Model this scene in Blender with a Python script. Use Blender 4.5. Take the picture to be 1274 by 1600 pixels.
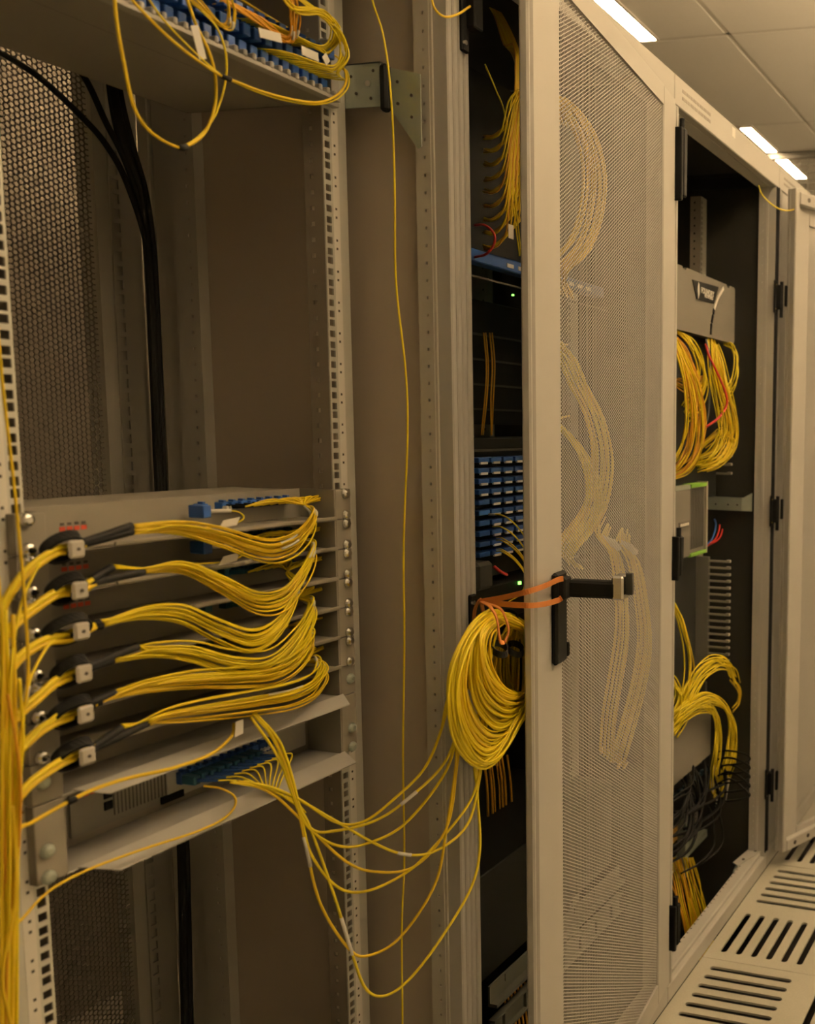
import bpy, math, random
import numpy as np
from mathutils import Vector

for o in list(bpy.data.objects):
    bpy.data.objects.remove(o)
SC = bpy.context.scene
COL = SC.collection
random.seed(7)
PI = math.pi

# ------------------------------------------------------------------ camera
# X runs along the row of cabinets, Y into the cabinets, Z up; cabinet fronts at y = 0.
CAM = np.array([-1.3298, -.9026, 1.4114])
YAW, PIT, ROL = [math.radians(a) for a in (14.862, -6.292, 1.323)]
FPX, PPX, PPY = 1554.26, 1269.21, 838.14
fw = np.array([math.cos(YAW)*math.cos(PIT), math.sin(YAW)*math.cos(PIT), math.sin(PIT)])
rt = np.array([math.sin(YAW), -math.cos(YAW), 0.0])
up = np.cross(rt, fw)
rt, up = rt*math.cos(ROL)+up*math.sin(ROL), -rt*math.sin(ROL)+up*math.cos(ROL)
cam_d = bpy.data.cameras.new('camera')
cam = bpy.data.objects.new('camera', cam_d)
COL.objects.link(cam)
from mathutils import Matrix
M = Matrix(((rt[0], up[0], -fw[0], CAM[0]), (rt[1], up[1], -fw[1], CAM[1]), (rt[2], up[2], -fw[2], CAM[2]), (0, 0, 0, 1)))
cam.matrix_world = M
cam_d.sensor_fit = 'VERTICAL'
cam_d.sensor_height = 24.0
cam_d.sensor_width = 24.0
cam_d.lens = FPX/1600*24.0
cam_d.shift_x = (637-PPX)/1600
cam_d.shift_y = (PPY-800)/1600
cam_d.clip_start = .02
cam_d.dof.use_dof = True
cam_d.dof.focus_distance = 1.75
cam_d.dof.aperture_fstop = 3.4
SC.camera = cam

# ------------------------------------------------------------------ world, light level
SC.view_settings.view_transform = 'Standard'
SC.view_settings.look = 'None'
SC.view_settings.gamma = 1
SC.view_settings.exposure = 0.12
SC.view_settings.use_curve_mapping = False
SC.cycles.max_bounces = 7
SC.cycles.diffuse_bounces = 4
SC.cycles.glossy_bounces = 2
SC.cycles.caustics_reflective = False
SC.cycles.caustics_refractive = False
world = bpy.data.worlds.new('World')
SC.world = world
world.use_nodes = True
world.node_tree.nodes['Background'].inputs[0].default_value = (1, .7, .4, 1)
world.node_tree.nodes['Background'].inputs[1].default_value = 0.004
LAMP_COLOR = (1.0, .715, .395)
LAMP_POWER = 60.0
ADDED_PENDANT_POWER = 5.0
ADDED_UPLIGHT_POWER = 185.0


# ------------------------------------------------------------------ helpers
def ray(px, py):
    return fw + rt*(px-PPX)/FPX - up*(py-PPY)/FPX


def ay(px, py, Y):
    d = ray(px, py)
    return CAM + d*(Y-CAM[1])/d[1]


def ax(px, py, X):
    d = ray(px, py)
    return CAM + d*(X-CAM[0])/d[0]


def az(px, py, Z):
    d = ray(px, py)
    return CAM + d*(Z-CAM[2])/d[2]


MATS = {}


def mat(name, col, rough=.5, metal=0.0, var=.06, scale=40.0, bump=0.0, emit=0.0, spec=.5, trans=0.0):
    if name in MATS:
        return MATS[name]
    m = bpy.data.materials.new(name)
    m.use_nodes = True
    nt = m.node_tree
    b = nt.nodes['Principled BSDF']
    b.inputs['Base Color'].default_value = (*col, 1)
    b.inputs['Roughness'].default_value = rough
    b.inputs['Metallic'].default_value = metal
    b.inputs['Specular IOR Level'].default_value = spec
    if trans:
        b.inputs['Transmission Weight'].default_value = trans
    if emit:
        b.inputs['Emission Color'].default_value = (*col, 1)
        b.inputs['Emission Strength'].default_value = emit
    else:
        tc = nt.nodes.new('ShaderNodeTexCoord')
        nz = nt.nodes.new('ShaderNodeTexNoise')
        nz.inputs['Scale'].default_value = scale
        nz.inputs['Detail'].default_value = 3
        nt.links.new(tc.outputs['Object'], nz.inputs['Vector'])
        mp = nt.nodes.new('ShaderNodeMapRange')
        mp.inputs['To Min'].default_value = 1-var
        mp.inputs['To Max'].default_value = 1+var
        nt.links.new(nz.outputs['Fac'], mp.inputs['Value'])
        mx = nt.nodes.new('ShaderNodeVectorMath')
        mx.operation = 'SCALE'
        mx.inputs[0].default_value = col
        nt.links.new(mp.outputs['Result'], mx.inputs['Scale'])
        nt.links.new(mx.outputs['Vector'], b.inputs['Base Color'])
        if bump:
            bp = nt.nodes.new('ShaderNodeBump')
            bp.inputs['Strength'].default_value = bump
            bp.inputs['Distance'].default_value = .002
            nt.links.new(nz.outputs['Fac'], bp.inputs['Height'])
            nt.links.new(bp.outputs['Normal'], b.inputs['Normal'])
    MATS[name] = m
    return m


PAINT = mat('painted_steel', (.43, .42, .40), .5, var=.03, scale=14)
PAINT_IN = mat('cabinet_interior_paint', (.50, .48, .43), .5, var=.04, scale=6)
PANEL_IN = mat('side_panel_paint', (.46, .40, .33), .55, var=.05, scale=4)
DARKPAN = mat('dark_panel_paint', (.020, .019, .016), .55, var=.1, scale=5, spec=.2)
BLACK = mat('black_plastic', (.006, .006, .006), .6, var=.2, spec=.08)
BLACKM = mat('black_equipment_metal', (.006, .0065, .006), .6, var=.15, spec=.15)
RUBBER = mat('black_rubber', (.008, .008, .008), .65, var=.2, spec=.2)
ZINC = mat('galvanised_steel', (.44, .50, .46), .34, metal=.55, var=.14, scale=30)
STEEL = mat('bright_steel', (.72, .72, .70), .22, metal=1.0, var=.05)
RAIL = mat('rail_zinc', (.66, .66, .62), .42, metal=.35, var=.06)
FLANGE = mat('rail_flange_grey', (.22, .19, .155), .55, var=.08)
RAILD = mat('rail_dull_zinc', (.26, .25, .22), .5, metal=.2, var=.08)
LABELW = mat('label_white', (.80, .78, .74), .6, var=.03)
YEL = mat('cable_yellow', (.87, .69, .010), .42, var=.06)
YEL2 = mat('cable_warm_yellow', (.82, .58, .014), .42, var=.06)
YEL3 = mat('cable_lemon', (.86, .70, .02), .42, var=.06)
ORA = mat('cable_amber', (.72, .36, .02), .45, var=.06)
RED = mat('cable_red', (.55, .03, .02), .45)
BLUE = mat('adapter_blue', (.015, .07, .28), .4, var=.1)
TEAL = mat('adapter_teal', (.02, .10, .17), .4, var=.1)
STRAP = mat('orange_strap', (.46, .16, .03), .6, var=.1, scale=90)
GREY = mat('equipment_grey', (.115, .107, .093), .6, var=.03, spec=.12)
GREYD = mat('equipment_dark_grey', (.05, .049, .043), .6, var=.06, spec=.12)
TRAYM = mat('tray_grey', (.245, .225, .19), .55, var=.04, scale=10, spec=.25)
GREEN = mat('green_plastic', (.16, .36, .03), .4)
LEDG = mat('led_green', (.25, 1.0, .12), emit=3.0)
INK = mat('dark_print', (.07, .06, .05), .7)
INKR = mat('red_print', (.55, .07, .03), .7)
CEIL = mat('ceiling_board', (.93, .92, .89), .9, var=.03, scale=90)
CEILBAR = mat('ceiling_bar', (.74, .72, .68), .6)
WALLM = mat('wall_paint', (.84, .81, .75), .85, var=.03, scale=3)
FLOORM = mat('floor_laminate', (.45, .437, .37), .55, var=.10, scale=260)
VOID = mat('underfloor_dark', (.012, .008, .006), .9)
MESHM = mat('fence_wire', (.20, .19, .17), .5, metal=.3)
MOUNTM = mat('mount_plastic', (.46, .44, .40), .5, spec=.2)
WHITEP = mat('white_plastic', (.74, .72, .68), .45)
LAMPE = mat('lamp_diffuser', LAMP_COLOR, emit=LAMP_POWER)
PENDE = mat('added_pendant_diffuser', LAMP_COLOR, emit=ADDED_PENDANT_POWER)
UPE = mat('added_uplight_diffuser', LAMP_COLOR, emit=ADDED_UPLIGHT_POWER)


def tag(o, label=None, cat=None, group=None, kind=None):
    if label: o['label'] = label
    if cat: o['category'] = cat
    if group: o['group'] = group
    if kind: o['kind'] = kind
    return o


def empty(name, loc=(0, 0, 0), label=None, cat=None, group=None, kind=None):
    o = bpy.data.objects.new(name, None)
    COL.objects.link(o)
    o.empty_display_size = .02
    o.location = loc
    o['_w'] = [float(v) for v in loc]
    return tag(o, label, cat, group, kind)


def world_loc(o):
    p = np.zeros(3)
    while o is not None:
        p += np.array(o.location)
        o = o.parent
    return p


class MB:
    def __init__(s, tf=None):
        s.v = []
        s.f = []
        s.tf = tf

    def add(s, vs, fs):
        b = len(s.v)
        s.v += [tuple(float(c) for c in v) for v in vs]
        s.f += [tuple(i+b for i in f) for f in fs]
        return s

    def box(s, a, b, bev=0.0):
        x0, y0, z0 = [min(p, q) for p, q in zip(a, b)]
        x1, y1, z1 = [max(p, q) for p, q in zip(a, b)]
        if bev > 0:
            e = min(bev, (x1-x0)*.49, (y1-y0)*.49, (z1-z0)*.49)
            vs = []
            idx = {}
            for ix, X in enumerate((x0, x1)):
                for iy, Y in enumerate((y0, y1)):
                    for iz, Z in enumerate((z0, z1)):
                        sx, sy, sz = (1 if ix == 0 else -1), (1 if iy == 0 else -1), (1 if iz == 0 else -1)
                        idx[ix, iy, iz] = len(vs)
                        vs += [(X, Y+sy*e, Z+sz*e), (X+sx*e, Y, Z+sz*e), (X+sx*e, Y+sy*e, Z)]
            g = idx
            fs = []
            for i in (0, 1):
                q = [g[i, 0, 0], g[i, 1, 0], g[i, 1, 1], g[i, 0, 1]]
                fs.append(tuple(q if i else q[::-1]))
                q = [g[0, i, 0]+1, g[0, i, 1]+1, g[1, i, 1]+1, g[1, i, 0]+1]
                fs.append(tuple(q if i else q[::-1]))
                q = [g[0, 0, i]+2, g[1, 0, i]+2, g[1, 1, i]+2, g[0, 1, i]+2]
                fs.append(tuple(q if i else q[::-1]))
            for i in (0, 1):
                for j in (0, 1):
                    fs.append((g[0, i, j]+1, g[1, i, j]+1, g[1, i, j]+2, g[0, i, j]+2))
                    fs.append((g[i, 0, j], g[i, 1, j], g[i, 1, j]+2, g[i, 0, j]+2))
                    fs.append((g[i, j, 0], g[i, j, 1], g[i, j, 1]+1, g[i, j, 0]+1))
                    for k in (0, 1):
                        c = g[i, j, k]
                        fs.append((c, c+1, c+2))
            return s.add(vs, fs)
        vs = [(x0, y0, z0), (x1, y0, z0), (x1, y1, z0), (x0, y1, z0), (x0, y0, z1), (x1, y0, z1), (x1, y1, z1), (x0, y1, z1)]
        return s.add(vs, [(0, 3, 2, 1), (4, 5, 6, 7), (0, 1, 5, 4), (1, 2, 6, 5), (2, 3, 7, 6), (3, 0, 4, 7)])

    def prism(s, poly, d):
        """polygon (list of 3D points) extruded along vector d"""
        n = len(poly)
        d = np.array(d)
        vs = [np.array(p) for p in poly] + [np.array(p)+d for p in poly]
        fs = [tuple(range(n))[::-1], tuple(range(n, 2*n))]
        fs += [(i, (i+1) % n, n+(i+1) % n, n+i) for i in range(n)]
        return s.add(vs, fs)

    def cyl(s, a, b, r, n=12, r2=None):
        a, b = np.array(a, float), np.array(b, float)
        return s.tube([a, b], [r, r if r2 is None else r2], n)

    def tube(s, pts, r, n=6):
        pts = [np.array(p, float) for p in pts]
        m = len(pts)
        rr = r if isinstance(r, (list, tuple)) else [r]*m
        t0 = pts[1]-pts[0]
        t0 /= np.linalg.norm(t0)+1e-12
        a = np.array([0, 0, 1.0]) if abs(t0[2]) < .9 else np.array([1.0, 0, 0])
        u = np.cross(t0, a)
        u /= np.linalg.norm(u)
        vs = []
        for i in range(m):
            t = pts[min(i+1, m-1)]-pts[max(i-1, 0)]
            t /= np.linalg.norm(t)+1e-12
            u = u - t*np.dot(u, t)
            u /= np.linalg.norm(u)+1e-12
            w = np.cross(t, u)
            for k in range(n):
                c, q = math.cos(2*PI*k/n), math.sin(2*PI*k/n)
                vs.append(pts[i]+(u*c+w*q)*rr[i])
        fs = []
        for i in range(m-1):
            for k in range(n):
                fs.append((i*n+k, i*n+(k+1) % n, (i+1)*n+(k+1) % n, (i+1)*n+k))
        fs.append(tuple(range(n))[::-1])
        fs.append(tuple(range((m-1)*n, m*n)))
        return s.add(vs, fs)

    def ribbon(s, pts, wid, th, wdir):
        """flat strap along pts; wdir one direction or one per point"""
        pts = [np.array(p, float) for p in pts]
        m = len(pts)
        vs = []
        for i in range(m):
            t = pts[min(i+1, m-1)]-pts[max(i-1, 0)]
            t /= np.linalg.norm(t)
            w = np.array(wdir[i] if isinstance(wdir, list) else wdir, float)
            w = w-t*np.dot(w, t)
            w /= np.linalg.norm(w)
            n = np.cross(t, w)
            for a, b in ((-1, -1), (1, -1), (1, 1), (-1, 1)):
                vs.append(pts[i]+w*a*wid/2+n*b*th/2)
        fs = []
        for i in range(m-1):
            for k in range(4):
                fs.append((i*4+k, i*4+(k+1) % 4, (i+1)*4+(k+1) % 4, (i+1)*4+k))
        fs += [(3, 2, 1, 0), tuple(range((m-1)*4, m*4))]
        return s.add(vs, fs)

    def build(s, name, m, parent=None, smooth=False):
        v = s.v
        if s.tf is not None:
            v = [s.tf(p) for p in v]
        off = world_loc(parent) if parent is not None else np.zeros(3)
        me = bpy.data.meshes.new(name)
        me.from_pydata([(p[0]-off[0], p[1]-off[1], p[2]-off[2]) for p in v], [], s.f)
        me.materials.append(m)
        if smooth:
            me.polygons.foreach_set('use_smooth', [True]*len(me.polygons))
        me.update()
        o = bpy.data.objects.new(name, me)
        COL.objects.link(o)
        if parent is not None:
            o.parent = parent
        return o


def spline(ctrl, n=10):
    """Catmull-Rom through the control points"""
    p = [np.array(c, float) for c in ctrl]
    if len(p) < 3:
        return [p[0]+(p[-1]-p[0])*t for t in np.linspace(0, 1, n)]
    p = [2*p[0]-p[1]]+p+[2*p[-1]-p[-2]]
    out = []
    for i in range(1, len(p)-2):
        a, b, c, d = p[i-1], p[i], p[i+1], p[i+2]
        for k in range(n):
            t = k/n
            out.append(.5*((2*b)+(c-a)*t+(2*a-5*b+4*c-d)*t*t+(3*b-a-3*c+d)*t**3))
    out.append(p[-2])
    return out


def W(*pts):
    """list of (px, py, Y) -> world points on the planes y = Y"""
    return [ay(*p) for p in pts]


def jit(a):
    return np.array([random.gauss(0, a), random.gauss(0, a), random.gauss(0, a)])


def cord(name, ctrl, r, m, parent=None, n=8, sides=6):
    return MB().tube(spline(ctrl, n), r, sides).build(name, m, parent, True)


def segment(ctrl_pts, t0, t1):
    k = len(ctrl_pts)
    a, b = int(t0*(k-1)), max(int(t1*(k-1)), int(t0*(k-1))+1)
    return ctrl_pts[a:b+1]


def cable_thing(name, ctrl, r, m, label, cat='cable', group=None, n=8, plug=None, tags=(), sides=6):
    """one loose cable: jacket, optional plug at its start, paper wrap labels"""
    path = spline(ctrl, n)
    if plug is None and not tags:
        o = MB().tube(path, r, sides).build(name, m, None, True)
        return tag(o, label, cat, group)
    e = empty(name, tuple(path[0]), label, cat, group)
    MB().tube(path, r, sides).build('jacket', m, e, True)
    if plug is not None:
        pm, ln = plug
        d = path[0]-path[1]
        d /= np.linalg.norm(d)
        MB().tube([path[0]-d*.002, path[0]+d*ln*.45, path[0]+d*ln*.5, path[0]+d*ln], [r*1.4, r*1.8, .0035, .0035], 6).build('plug', pm, e)
    for t0, t1 in tags:
        MB().tube(segment(path, t0, t1), r*1.55, 6).build('wrap_label', LABELW, e, True)
    return e


def sub(n):
    return n


def mesh_np(name, verts, quads, m):
    me = bpy.data.meshes.new(name)
    nv, nq = len(verts), len(quads)
    me.vertices.add(nv)
    me.vertices.foreach_set('co', np.ascontiguousarray(verts, dtype=np.float32).ravel())
    me.loops.add(nq*4)
    me.loops.foreach_set('vertex_index', np.ascontiguousarray(quads, dtype=np.int32).ravel())
    me.polygons.add(nq)
    me.polygons.foreach_set('loop_start', np.arange(0, nq*4, 4, dtype=np.int32))
    me.update(calc_edges=True)
    me.validate()
    me.materials.append(m)
    return me


def hex_plate(name, w, h, pitch, hole, depth, m):
    """perforated sheet in the local XZ plane, 0..w x 0..h, staggered six-sided holes"""
    dx = pitch*math.sqrt(3)/2
    nx, nz = int(w/dx), int(h/pitch)
    ci, cj = np.meshgrid(np.arange(nx), np.arange(nz), indexing='ij')
    cx = (ci*dx+dx/2).ravel()
    cz = (cj*pitch+pitch/2+(ci % 2)*pitch/2).ravel()
    a = np.arange(6)*PI/3
    R = pitch/math.sqrt(3)
    ca, sa = np.cos(a), np.sin(a)
    rr = pitch/2*hole
    ring = [(R, 0), (rr, 0), (rr, depth)]
    V = np.zeros((len(cx), 18, 3))
    for k, (q, y) in enumerate(ring):
        V[:, k*6:(k+1)*6, 0] = cx[:, None]+q*ca
        V[:, k*6:(k+1)*6, 2] = cz[:, None]+q*sa
        V[:, k*6:(k+1)*6, 1] = y
    q = []
    for k in range(6):
        j = (k+1) % 6
        q.append((k, j, 6+j, 6+k))
        q.append((6+k, 6+j, 12+j, 12+k))
    Q = np.array(q)[None]+(np.arange(len(cx))*18)[:, None, None]
    return mesh_np(name, V.reshape(-1, 3), Q.reshape(-1, 4), m)


def place(name, me, parent, loc, rz=0.0):
    o = bpy.data.objects.new(name, me)
    COL.objects.link(o)
    o.parent = parent
    o.location = tuple(np.array(loc)-world_loc(parent)) if parent is not None else tuple(loc)
    o.rotation_euler = (0, 0, rz)
    return o


def slotted(mb, fixed, a0, a1, h0, h1, z0, z1, holes, axis, th):
    """strip of sheet metal with rectangular holes. axis 'x': strip spans X a0..a1 at y=fixed; 'y': spans Y at x=fixed"""
    def bx(u0, u1, w0, w1):
        if axis == 'x':
            mb.box((u0, fixed, w0), (u1, fixed+th, w1))
        else:
            mb.box((fixed, u0, w0), (fixed+th, u1, w1))
    bx(a0, h0, z0, z1)
    bx(h1, a1, z0, z1)
    z = z0
    for p, q in holes:
        bx(h0, h1, z, p)
        z = q
    bx(h0, h1, z, z1)
    return mb


U = .04445


def rail_holes(z0, z1):
    out = []
    z = z0+.01
    k = 0
    while z < z1-.01:
        for d in (.00635, .0222, .0381):
            out.append((z+d-.0047, z+d+.0047))
        z += U
    return [h for h in out if h[1] < z1-.002]


def dots(z0, z1, pitch, s):
    return [(z-s/2, z+s/2) for z in np.arange(z0+pitch/2, z1-pitch/2, pitch)]


# ------------------------------------------------------------------ room shell
X0, X1, Y0, Y1, ZC = -4.2, 7.6, -3.0, 3.2, 3.008
MB().box((X0, Y0, -.32), (X1, Y1, -.30)).build('floor_underside', VOID)['kind'] = 'structure'

fl = empty('floor', (0, 0, 0), kind='structure')


def slot_tile_mesh():
    cu = bpy.data.curves.new('tile', 'CURVE')
    cu.dimensions = '2D'
    cu.fill_mode = 'BOTH'
    cu.extrude = .0028

    def poly(pts):
        sp = cu.splines.new('POLY')
        sp.points.add(len(pts)-1)
        for p, q in zip(sp.points, pts):
            p.co = (q[0], q[1], 0, 1)
        sp.use_cyclic_u = True
    e = .0008
    poly([(e, -e), (.6-e, -e), (.6-e, -.6+e), (e, -.6+e)])
    r = .0090

    def slot(cx, cy, ln, along_x):
        pts = []
        for s0, ang in ((1, -90), (-1, 90)):
            for k in range(7):
                a = math.radians(ang+180*k/6)
                u, w = s0*(ln/2-r)+r*math.cos(a), r*math.sin(a)
                pts.append((cx+u, cy+w) if along_x else (cx-w, cy+u))
        poly(pts)
    for bx, by in ((0, 0), (0, 1), (1, 0), (1, 1)):
        cx, cy = .15+.3*bx, -.15-.3*by
        along = (bx+by) % 2 == 0
        for k in range(6):
            d = (k-2.5)*.0425
            slot(cx+(0 if along else d), cy+(d if along else 0), .222, along)
    ob = bpy.data.objects.new('tmp', cu)
    COL.objects.link(ob)
    dg = bpy.context.evaluated_depsgraph_get()
    me = bpy.data.meshes.new_from_object(ob.evaluated_get(dg))
    bpy.data.objects.remove(ob)
    me.materials.clear()
    me.materials.append(FLOORM)
    return me


tile_me = slot_tile_mesh()
plain = MB().box((.0008, -.5992, -.016), (.5992, -.0008, 0))
pm = bpy.data.meshes.new('plain_tile')
pm.from_pydata(plain.v, [], plain.f)
pm.materials.append(FLOORM)
for i in range(-5, 11):
    for j in range(-1, 5):
        x, y = 1.031+.6*(i-1), .0-.6*j
        slotty = j in (0, 1) and i >= 0
        if j == -1:
            continue
        place('floor_tile', tile_me if slotty else pm, fl, (x, y, -.0028 if slotty else 0))
# raised floor behind and under the cabinets (cable openings under the racks are left open)
MB().box((X0, .60, -.016), (X1, Y1, 0)).build('floor_slab', mat('dimmed_back_aisle_floor', (.11, .095, .075), .7), fl)  # floor colour darkened to subdue the lamp light seen through the honeycomb

ce = empty('ceiling', (0, 0, ZC), kind='structure')
cb = MB()
for i in range(-6, 5):
    for j in range(-6, 5):
        x, y = 2.712+1.2*(i-1), .574+.6*j
        if y+.6 > 3.3 or y < -3.2 or x > 7.4:
            continue
        MB().box((x+.012, y+.012, ZC-.004), (x+1.188, y+.588, ZC+.02)).build('ceiling_panel', CEIL, ce)
for i in range(-6, 6):
    MB().box((2.712+1.2*(i-1)-.0125, Y0, ZC-.001), (2.712+1.2*(i-1)+.0125, Y1, ZC+.012)).build('ceiling_bar', CEILBAR, ce)
for j in range(-6, 5):
    MB().box((X0, .574+.6*j-.0125, ZC-.001), (X1, .574+.6*j+.0125, ZC+.012)).build('ceiling_bar', CEILBAR, ce)
MB().box((X0, Y0, ZC+.021), (X1, Y1, ZC+.03)).build('ceiling_backing', CEIL, ce)
for nm, a, b in (('wall_aisle', (X0, Y0-.05, -.3), (X1, Y0, ZC+.03)), ('wall_back', (X0, Y1, -.3), (X1, Y1+.05, ZC+.03)),
                 ('wall_end', (X1, Y0, -.3), (X1+.05, Y1, ZC+.03)), ('wall_near', (X0-.05, Y0, -.3), (X0, Y1, ZC+.03))):
    tag(MB().box(a, b).build(nm, WALLM), kind='structure')


def ceiling_lamp(x0, x1, y0, y1, label, group):
    e = empty('ceiling_lamp', ((x0+x1)/2, (y0+y1)/2, ZC), label, 'lamp', group)
    MB().box((x0-.03, y0-.012, ZC-.012), (x1+.006, y0, ZC)).box((x0-.03, y1, ZC-.012), (x1+.006, y1+.012, ZC)) \
        .box((x0-.03, y0, ZC-.012), (x0, y1, ZC)).box((x1, y0, ZC-.012), (x1+.006, y1, ZC)).build('housing', WHITEP, e)
    MB().box((x0, y0, ZC-.010), (x1, y1, ZC-.004)).build('diffuser', LAMPE, e)


ceiling_lamp(1.52, 2.69, .885, .955, 'glowing ceiling strip lamp above the perforated door, nearest of the row', 'strip lamps behind the racks')
ceiling_lamp(3.93, 4.405, .885, .945, 'short glowing ceiling strip lamp, middle one over the open cabinet', 'strip lamps behind the racks')
ceiling_lamp(4.465, 5.03, .875, .945, 'glowing ceiling strip lamp beyond the wire mesh fence', 'strip lamps behind the racks')


def added_pendant_lamp(x0, x1, y, z, label):  # unseen aisle lamps; pendant form and uplight put in to brighten the ceiling
    e = empty('added_pendant_lamp', ((x0+x1)/2, y, ZC), label, 'lamp', 'added unseen pendant lamps over the aisle')
    MB().box((x0, y-.05, z-.03), (x1, y+.05, z+.004)).build('diffuser', PENDE, e)
    MB().box((x0, y-.045, z+.006), (x1, y+.045, z+.03)).build('added_uplight', UPE, e)
    for s_ in (-1, 1):
        MB().box((x0, y+s_*.047, z+.004), (x1, y+s_*.051, z+.040)).build('uplight_shield', WHITEP, e)  # plates added to keep the upward glow off the cabinet fronts
    MB().box((x0-.02, y-.055, z-.035), (x0, y+.055, z+.035), .004).build('end_cap', WHITEP, e)
    MB().box((x1, y-.055, z-.035), (x1+.02, y+.055, z+.035), .004).build('end_cap', WHITEP, e)
    for xx in (x0+.2, x1-.2):
        MB().cyl((xx, y, z+.03), (xx, y, ZC), .003, 6).build('hanger', STEEL, e)


ceiling_lamp(.1, 1.2, .885, .955, 'added unseen ceiling strip lamp behind the second cabinet', 'strip lamps behind the racks')  # unseen lamp added to light the cladding behind the honeycomb evenly
for xx in (-.9, .3, 1.5, 2.7, 3.9):
    added_pendant_lamp(xx, xx+1.18, -1.25, 2.60, 'added unseen pendant strip lamp hanging over the aisle, %s' % {-.9: 'level with the first cabinet', .3: 'level with the second cabinet', 1.5: 'level with the third cabinet', 2.7: 'level with the last cabinet', 3.9: 'beyond the last cabinet'}[xx])

# wire mesh fence at the end of the room
fe = empty('mesh_fence', (4.44, 0, 0), 'dark wire mesh fence hanging below the ceiling at the far end', 'fence')
MB().box((4.425, -2.9, ZC-.045), (4.455, 3.1, ZC-.012)).build('top_bar', MESHM, fe)
wm = MB()
for y in np.arange(-.6, 2.2, .052):
    wm.box((4.4385, y, .9), (4.4415, y+.003, ZC-.04))
for z in np.arange(.9, ZC-.05, .052):
    wm.box((4.436, -.6, z), (4.439, 2.2, z+.003))
tag(wm.build('wire_grid', MESHM, fe), kind='stuff')
MB().box((4.42, 2.2, 0), (4.46, 2.24, ZC-.045)).build('post', MESHM, fe)
MB().box((4.42, -.64, 0), (4.46, -.6, ZC-.045)).build('post', MESHM, fe)

# ------------------------------------------------------------------ cabinets
DEPTH = .58
ZH0, ZH1 = 2.115, 2.18
RY = .15


def rail(parent, xh, side, y=.1585, z0=.12, z1=2.08, m=RAIL, th=.002, lab=True):
    """19 inch mounting rail, hole column at xh; side +1: body extends to +x (right rail)"""
    s = side
    e_in, h0, h1, e_out = xh-s*.0085, xh-s*.0055, xh+s*.0042, xh+s*.030
    a = sorted((e_in, e_out))
    hh = sorted((h0, h1))
    mb = MB()
    slotted(mb, y, a[0], a[1], hh[0], hh[1], z0, z1, rail_holes(z0, z1), 'x', th)
    # inner flange running back, with a second row of slots
    fl2 = MB()
    slotted(fl2, e_in if s > 0 else e_in-th, y+th, y+.034, y+.018, y+.024, z0, z1, dots(z0, z1, .0222, .006), 'y', th)
    # outer rounded return
    o = e_out
    mb.box((o, y, z0), (o+s*.008, y+.004, z1)).box((o+s*.006, y+.004, z0), (o+s*.010, y+.03, z1))
    r = mb.build('mounting_rail', m, parent)
    fl2.build('rail_flange', FLANGE, r)
    if lab:
        sb = MB()
        sb.box((xh+s*.0075, y-.0004, z0+.01), (xh+s*.021, y-.0001, z1-.01))
        st = sb.build('scale_strip', LABELW, r)
        pk = MB()
        z = z0+.01
        while z < z1-.06:
            for d in (.012, .024):
                pk.box((xh+s*.012, y-.0007, z+d-.0016), (xh+s*.015, y-.0003, z+d+.0016))
            z += U
        tag(pk.build('scale_marks', INK, r), kind='stuff')
    return r


def frame(rk, x0, x1, inner, right_only=False):
    for side, xa in (('L', x0), ('R', x1)):
        s = 1 if side == 'L' else -1
        mb = MB()
        mb.box((xa+s*.001, .0, .045), (xa+s*.012, .03, ZH0), .002)
        mb.box((xa+s*.0145, .0, .045), (xa+s*.026, .03, ZH0), .002)
        mb.box((xa+s*.011, .004, .045), (xa+s*.016, .03, ZH0))
        p = mb.build('frame_post', PAINT, rk)
        fb = MB()
        fx = xa+s*.030
        slotted(fb, fx-.001, .028, .050, .0355, .0395, .05, ZH0, dots(.05, ZH0, .025, .0045), 'y', .002)
        fb.box((xa+s*.022, .024, .05), (xa+s*.0295, .028, ZH0)).box((xa+s*.020, .050, .05), (xa+s*.031, .053, ZH0))
        fb.box((xa+s*.004, .03, .05), (xa+s*.012, .055, ZH0))
        fb.build('punched_flange', inner, p)
        # rear post
        mb = MB()
        fx = xa+s*.034
        mb.box((xa+s*.004, .52, .05), (xa+s*.024, DEPTH-.01, ZH0), .002)
        mb.box((xa+s*.024, .500, .05), (xa+s*.030, .535, ZH0), .0015).box((xa+s*.024, .538, .05), (xa+s*.034, .560, ZH0), .0015)
        slotted(mb, fx-.001, .455, .497, .462, .4665, .05, ZH0, dots(.05, ZH0, .025, .0045), 'y', .002)
        mb.box((xa+s*.004, .45, .05), (xa+s*.035, .455, ZH0))
        mb.build('frame_post', inner, rk)
    MB().box((x0+.0008, 0, ZH0), (x1-.0008, .022, ZH1), .002).box((x0+.001, .022, ZH0), (x1-.001, .06, ZH0+.012)).build('header_beam', PAINT, rk)
    MB().box((x0+.0008, .0, .0), (x1-.0008, .026, .046), .003).box((x0+.0008, .014, .0), (x1-.0008, .05, .058), .003).build('plinth_beam', PAINT, rk)
    pd = MB()
    for x in np.arange(x0+.06, x1-.04, .025):
        pd.box((x-.002, .042, .0576), (x+.002, .046, .0586))
    tag(pd.build('plinth_holes', INK, rk), kind='stuff')
    MB().box((x0+.001, .02, ZH1-.008), (x1-.001, DEPTH, ZH1)).build('roof_panel', PAINT, rk)
    MB().box((x0+.03, DEPTH-.04, .03), (x1-.03, DEPTH, .06)).build('rear_plinth', inner, rk)


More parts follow.
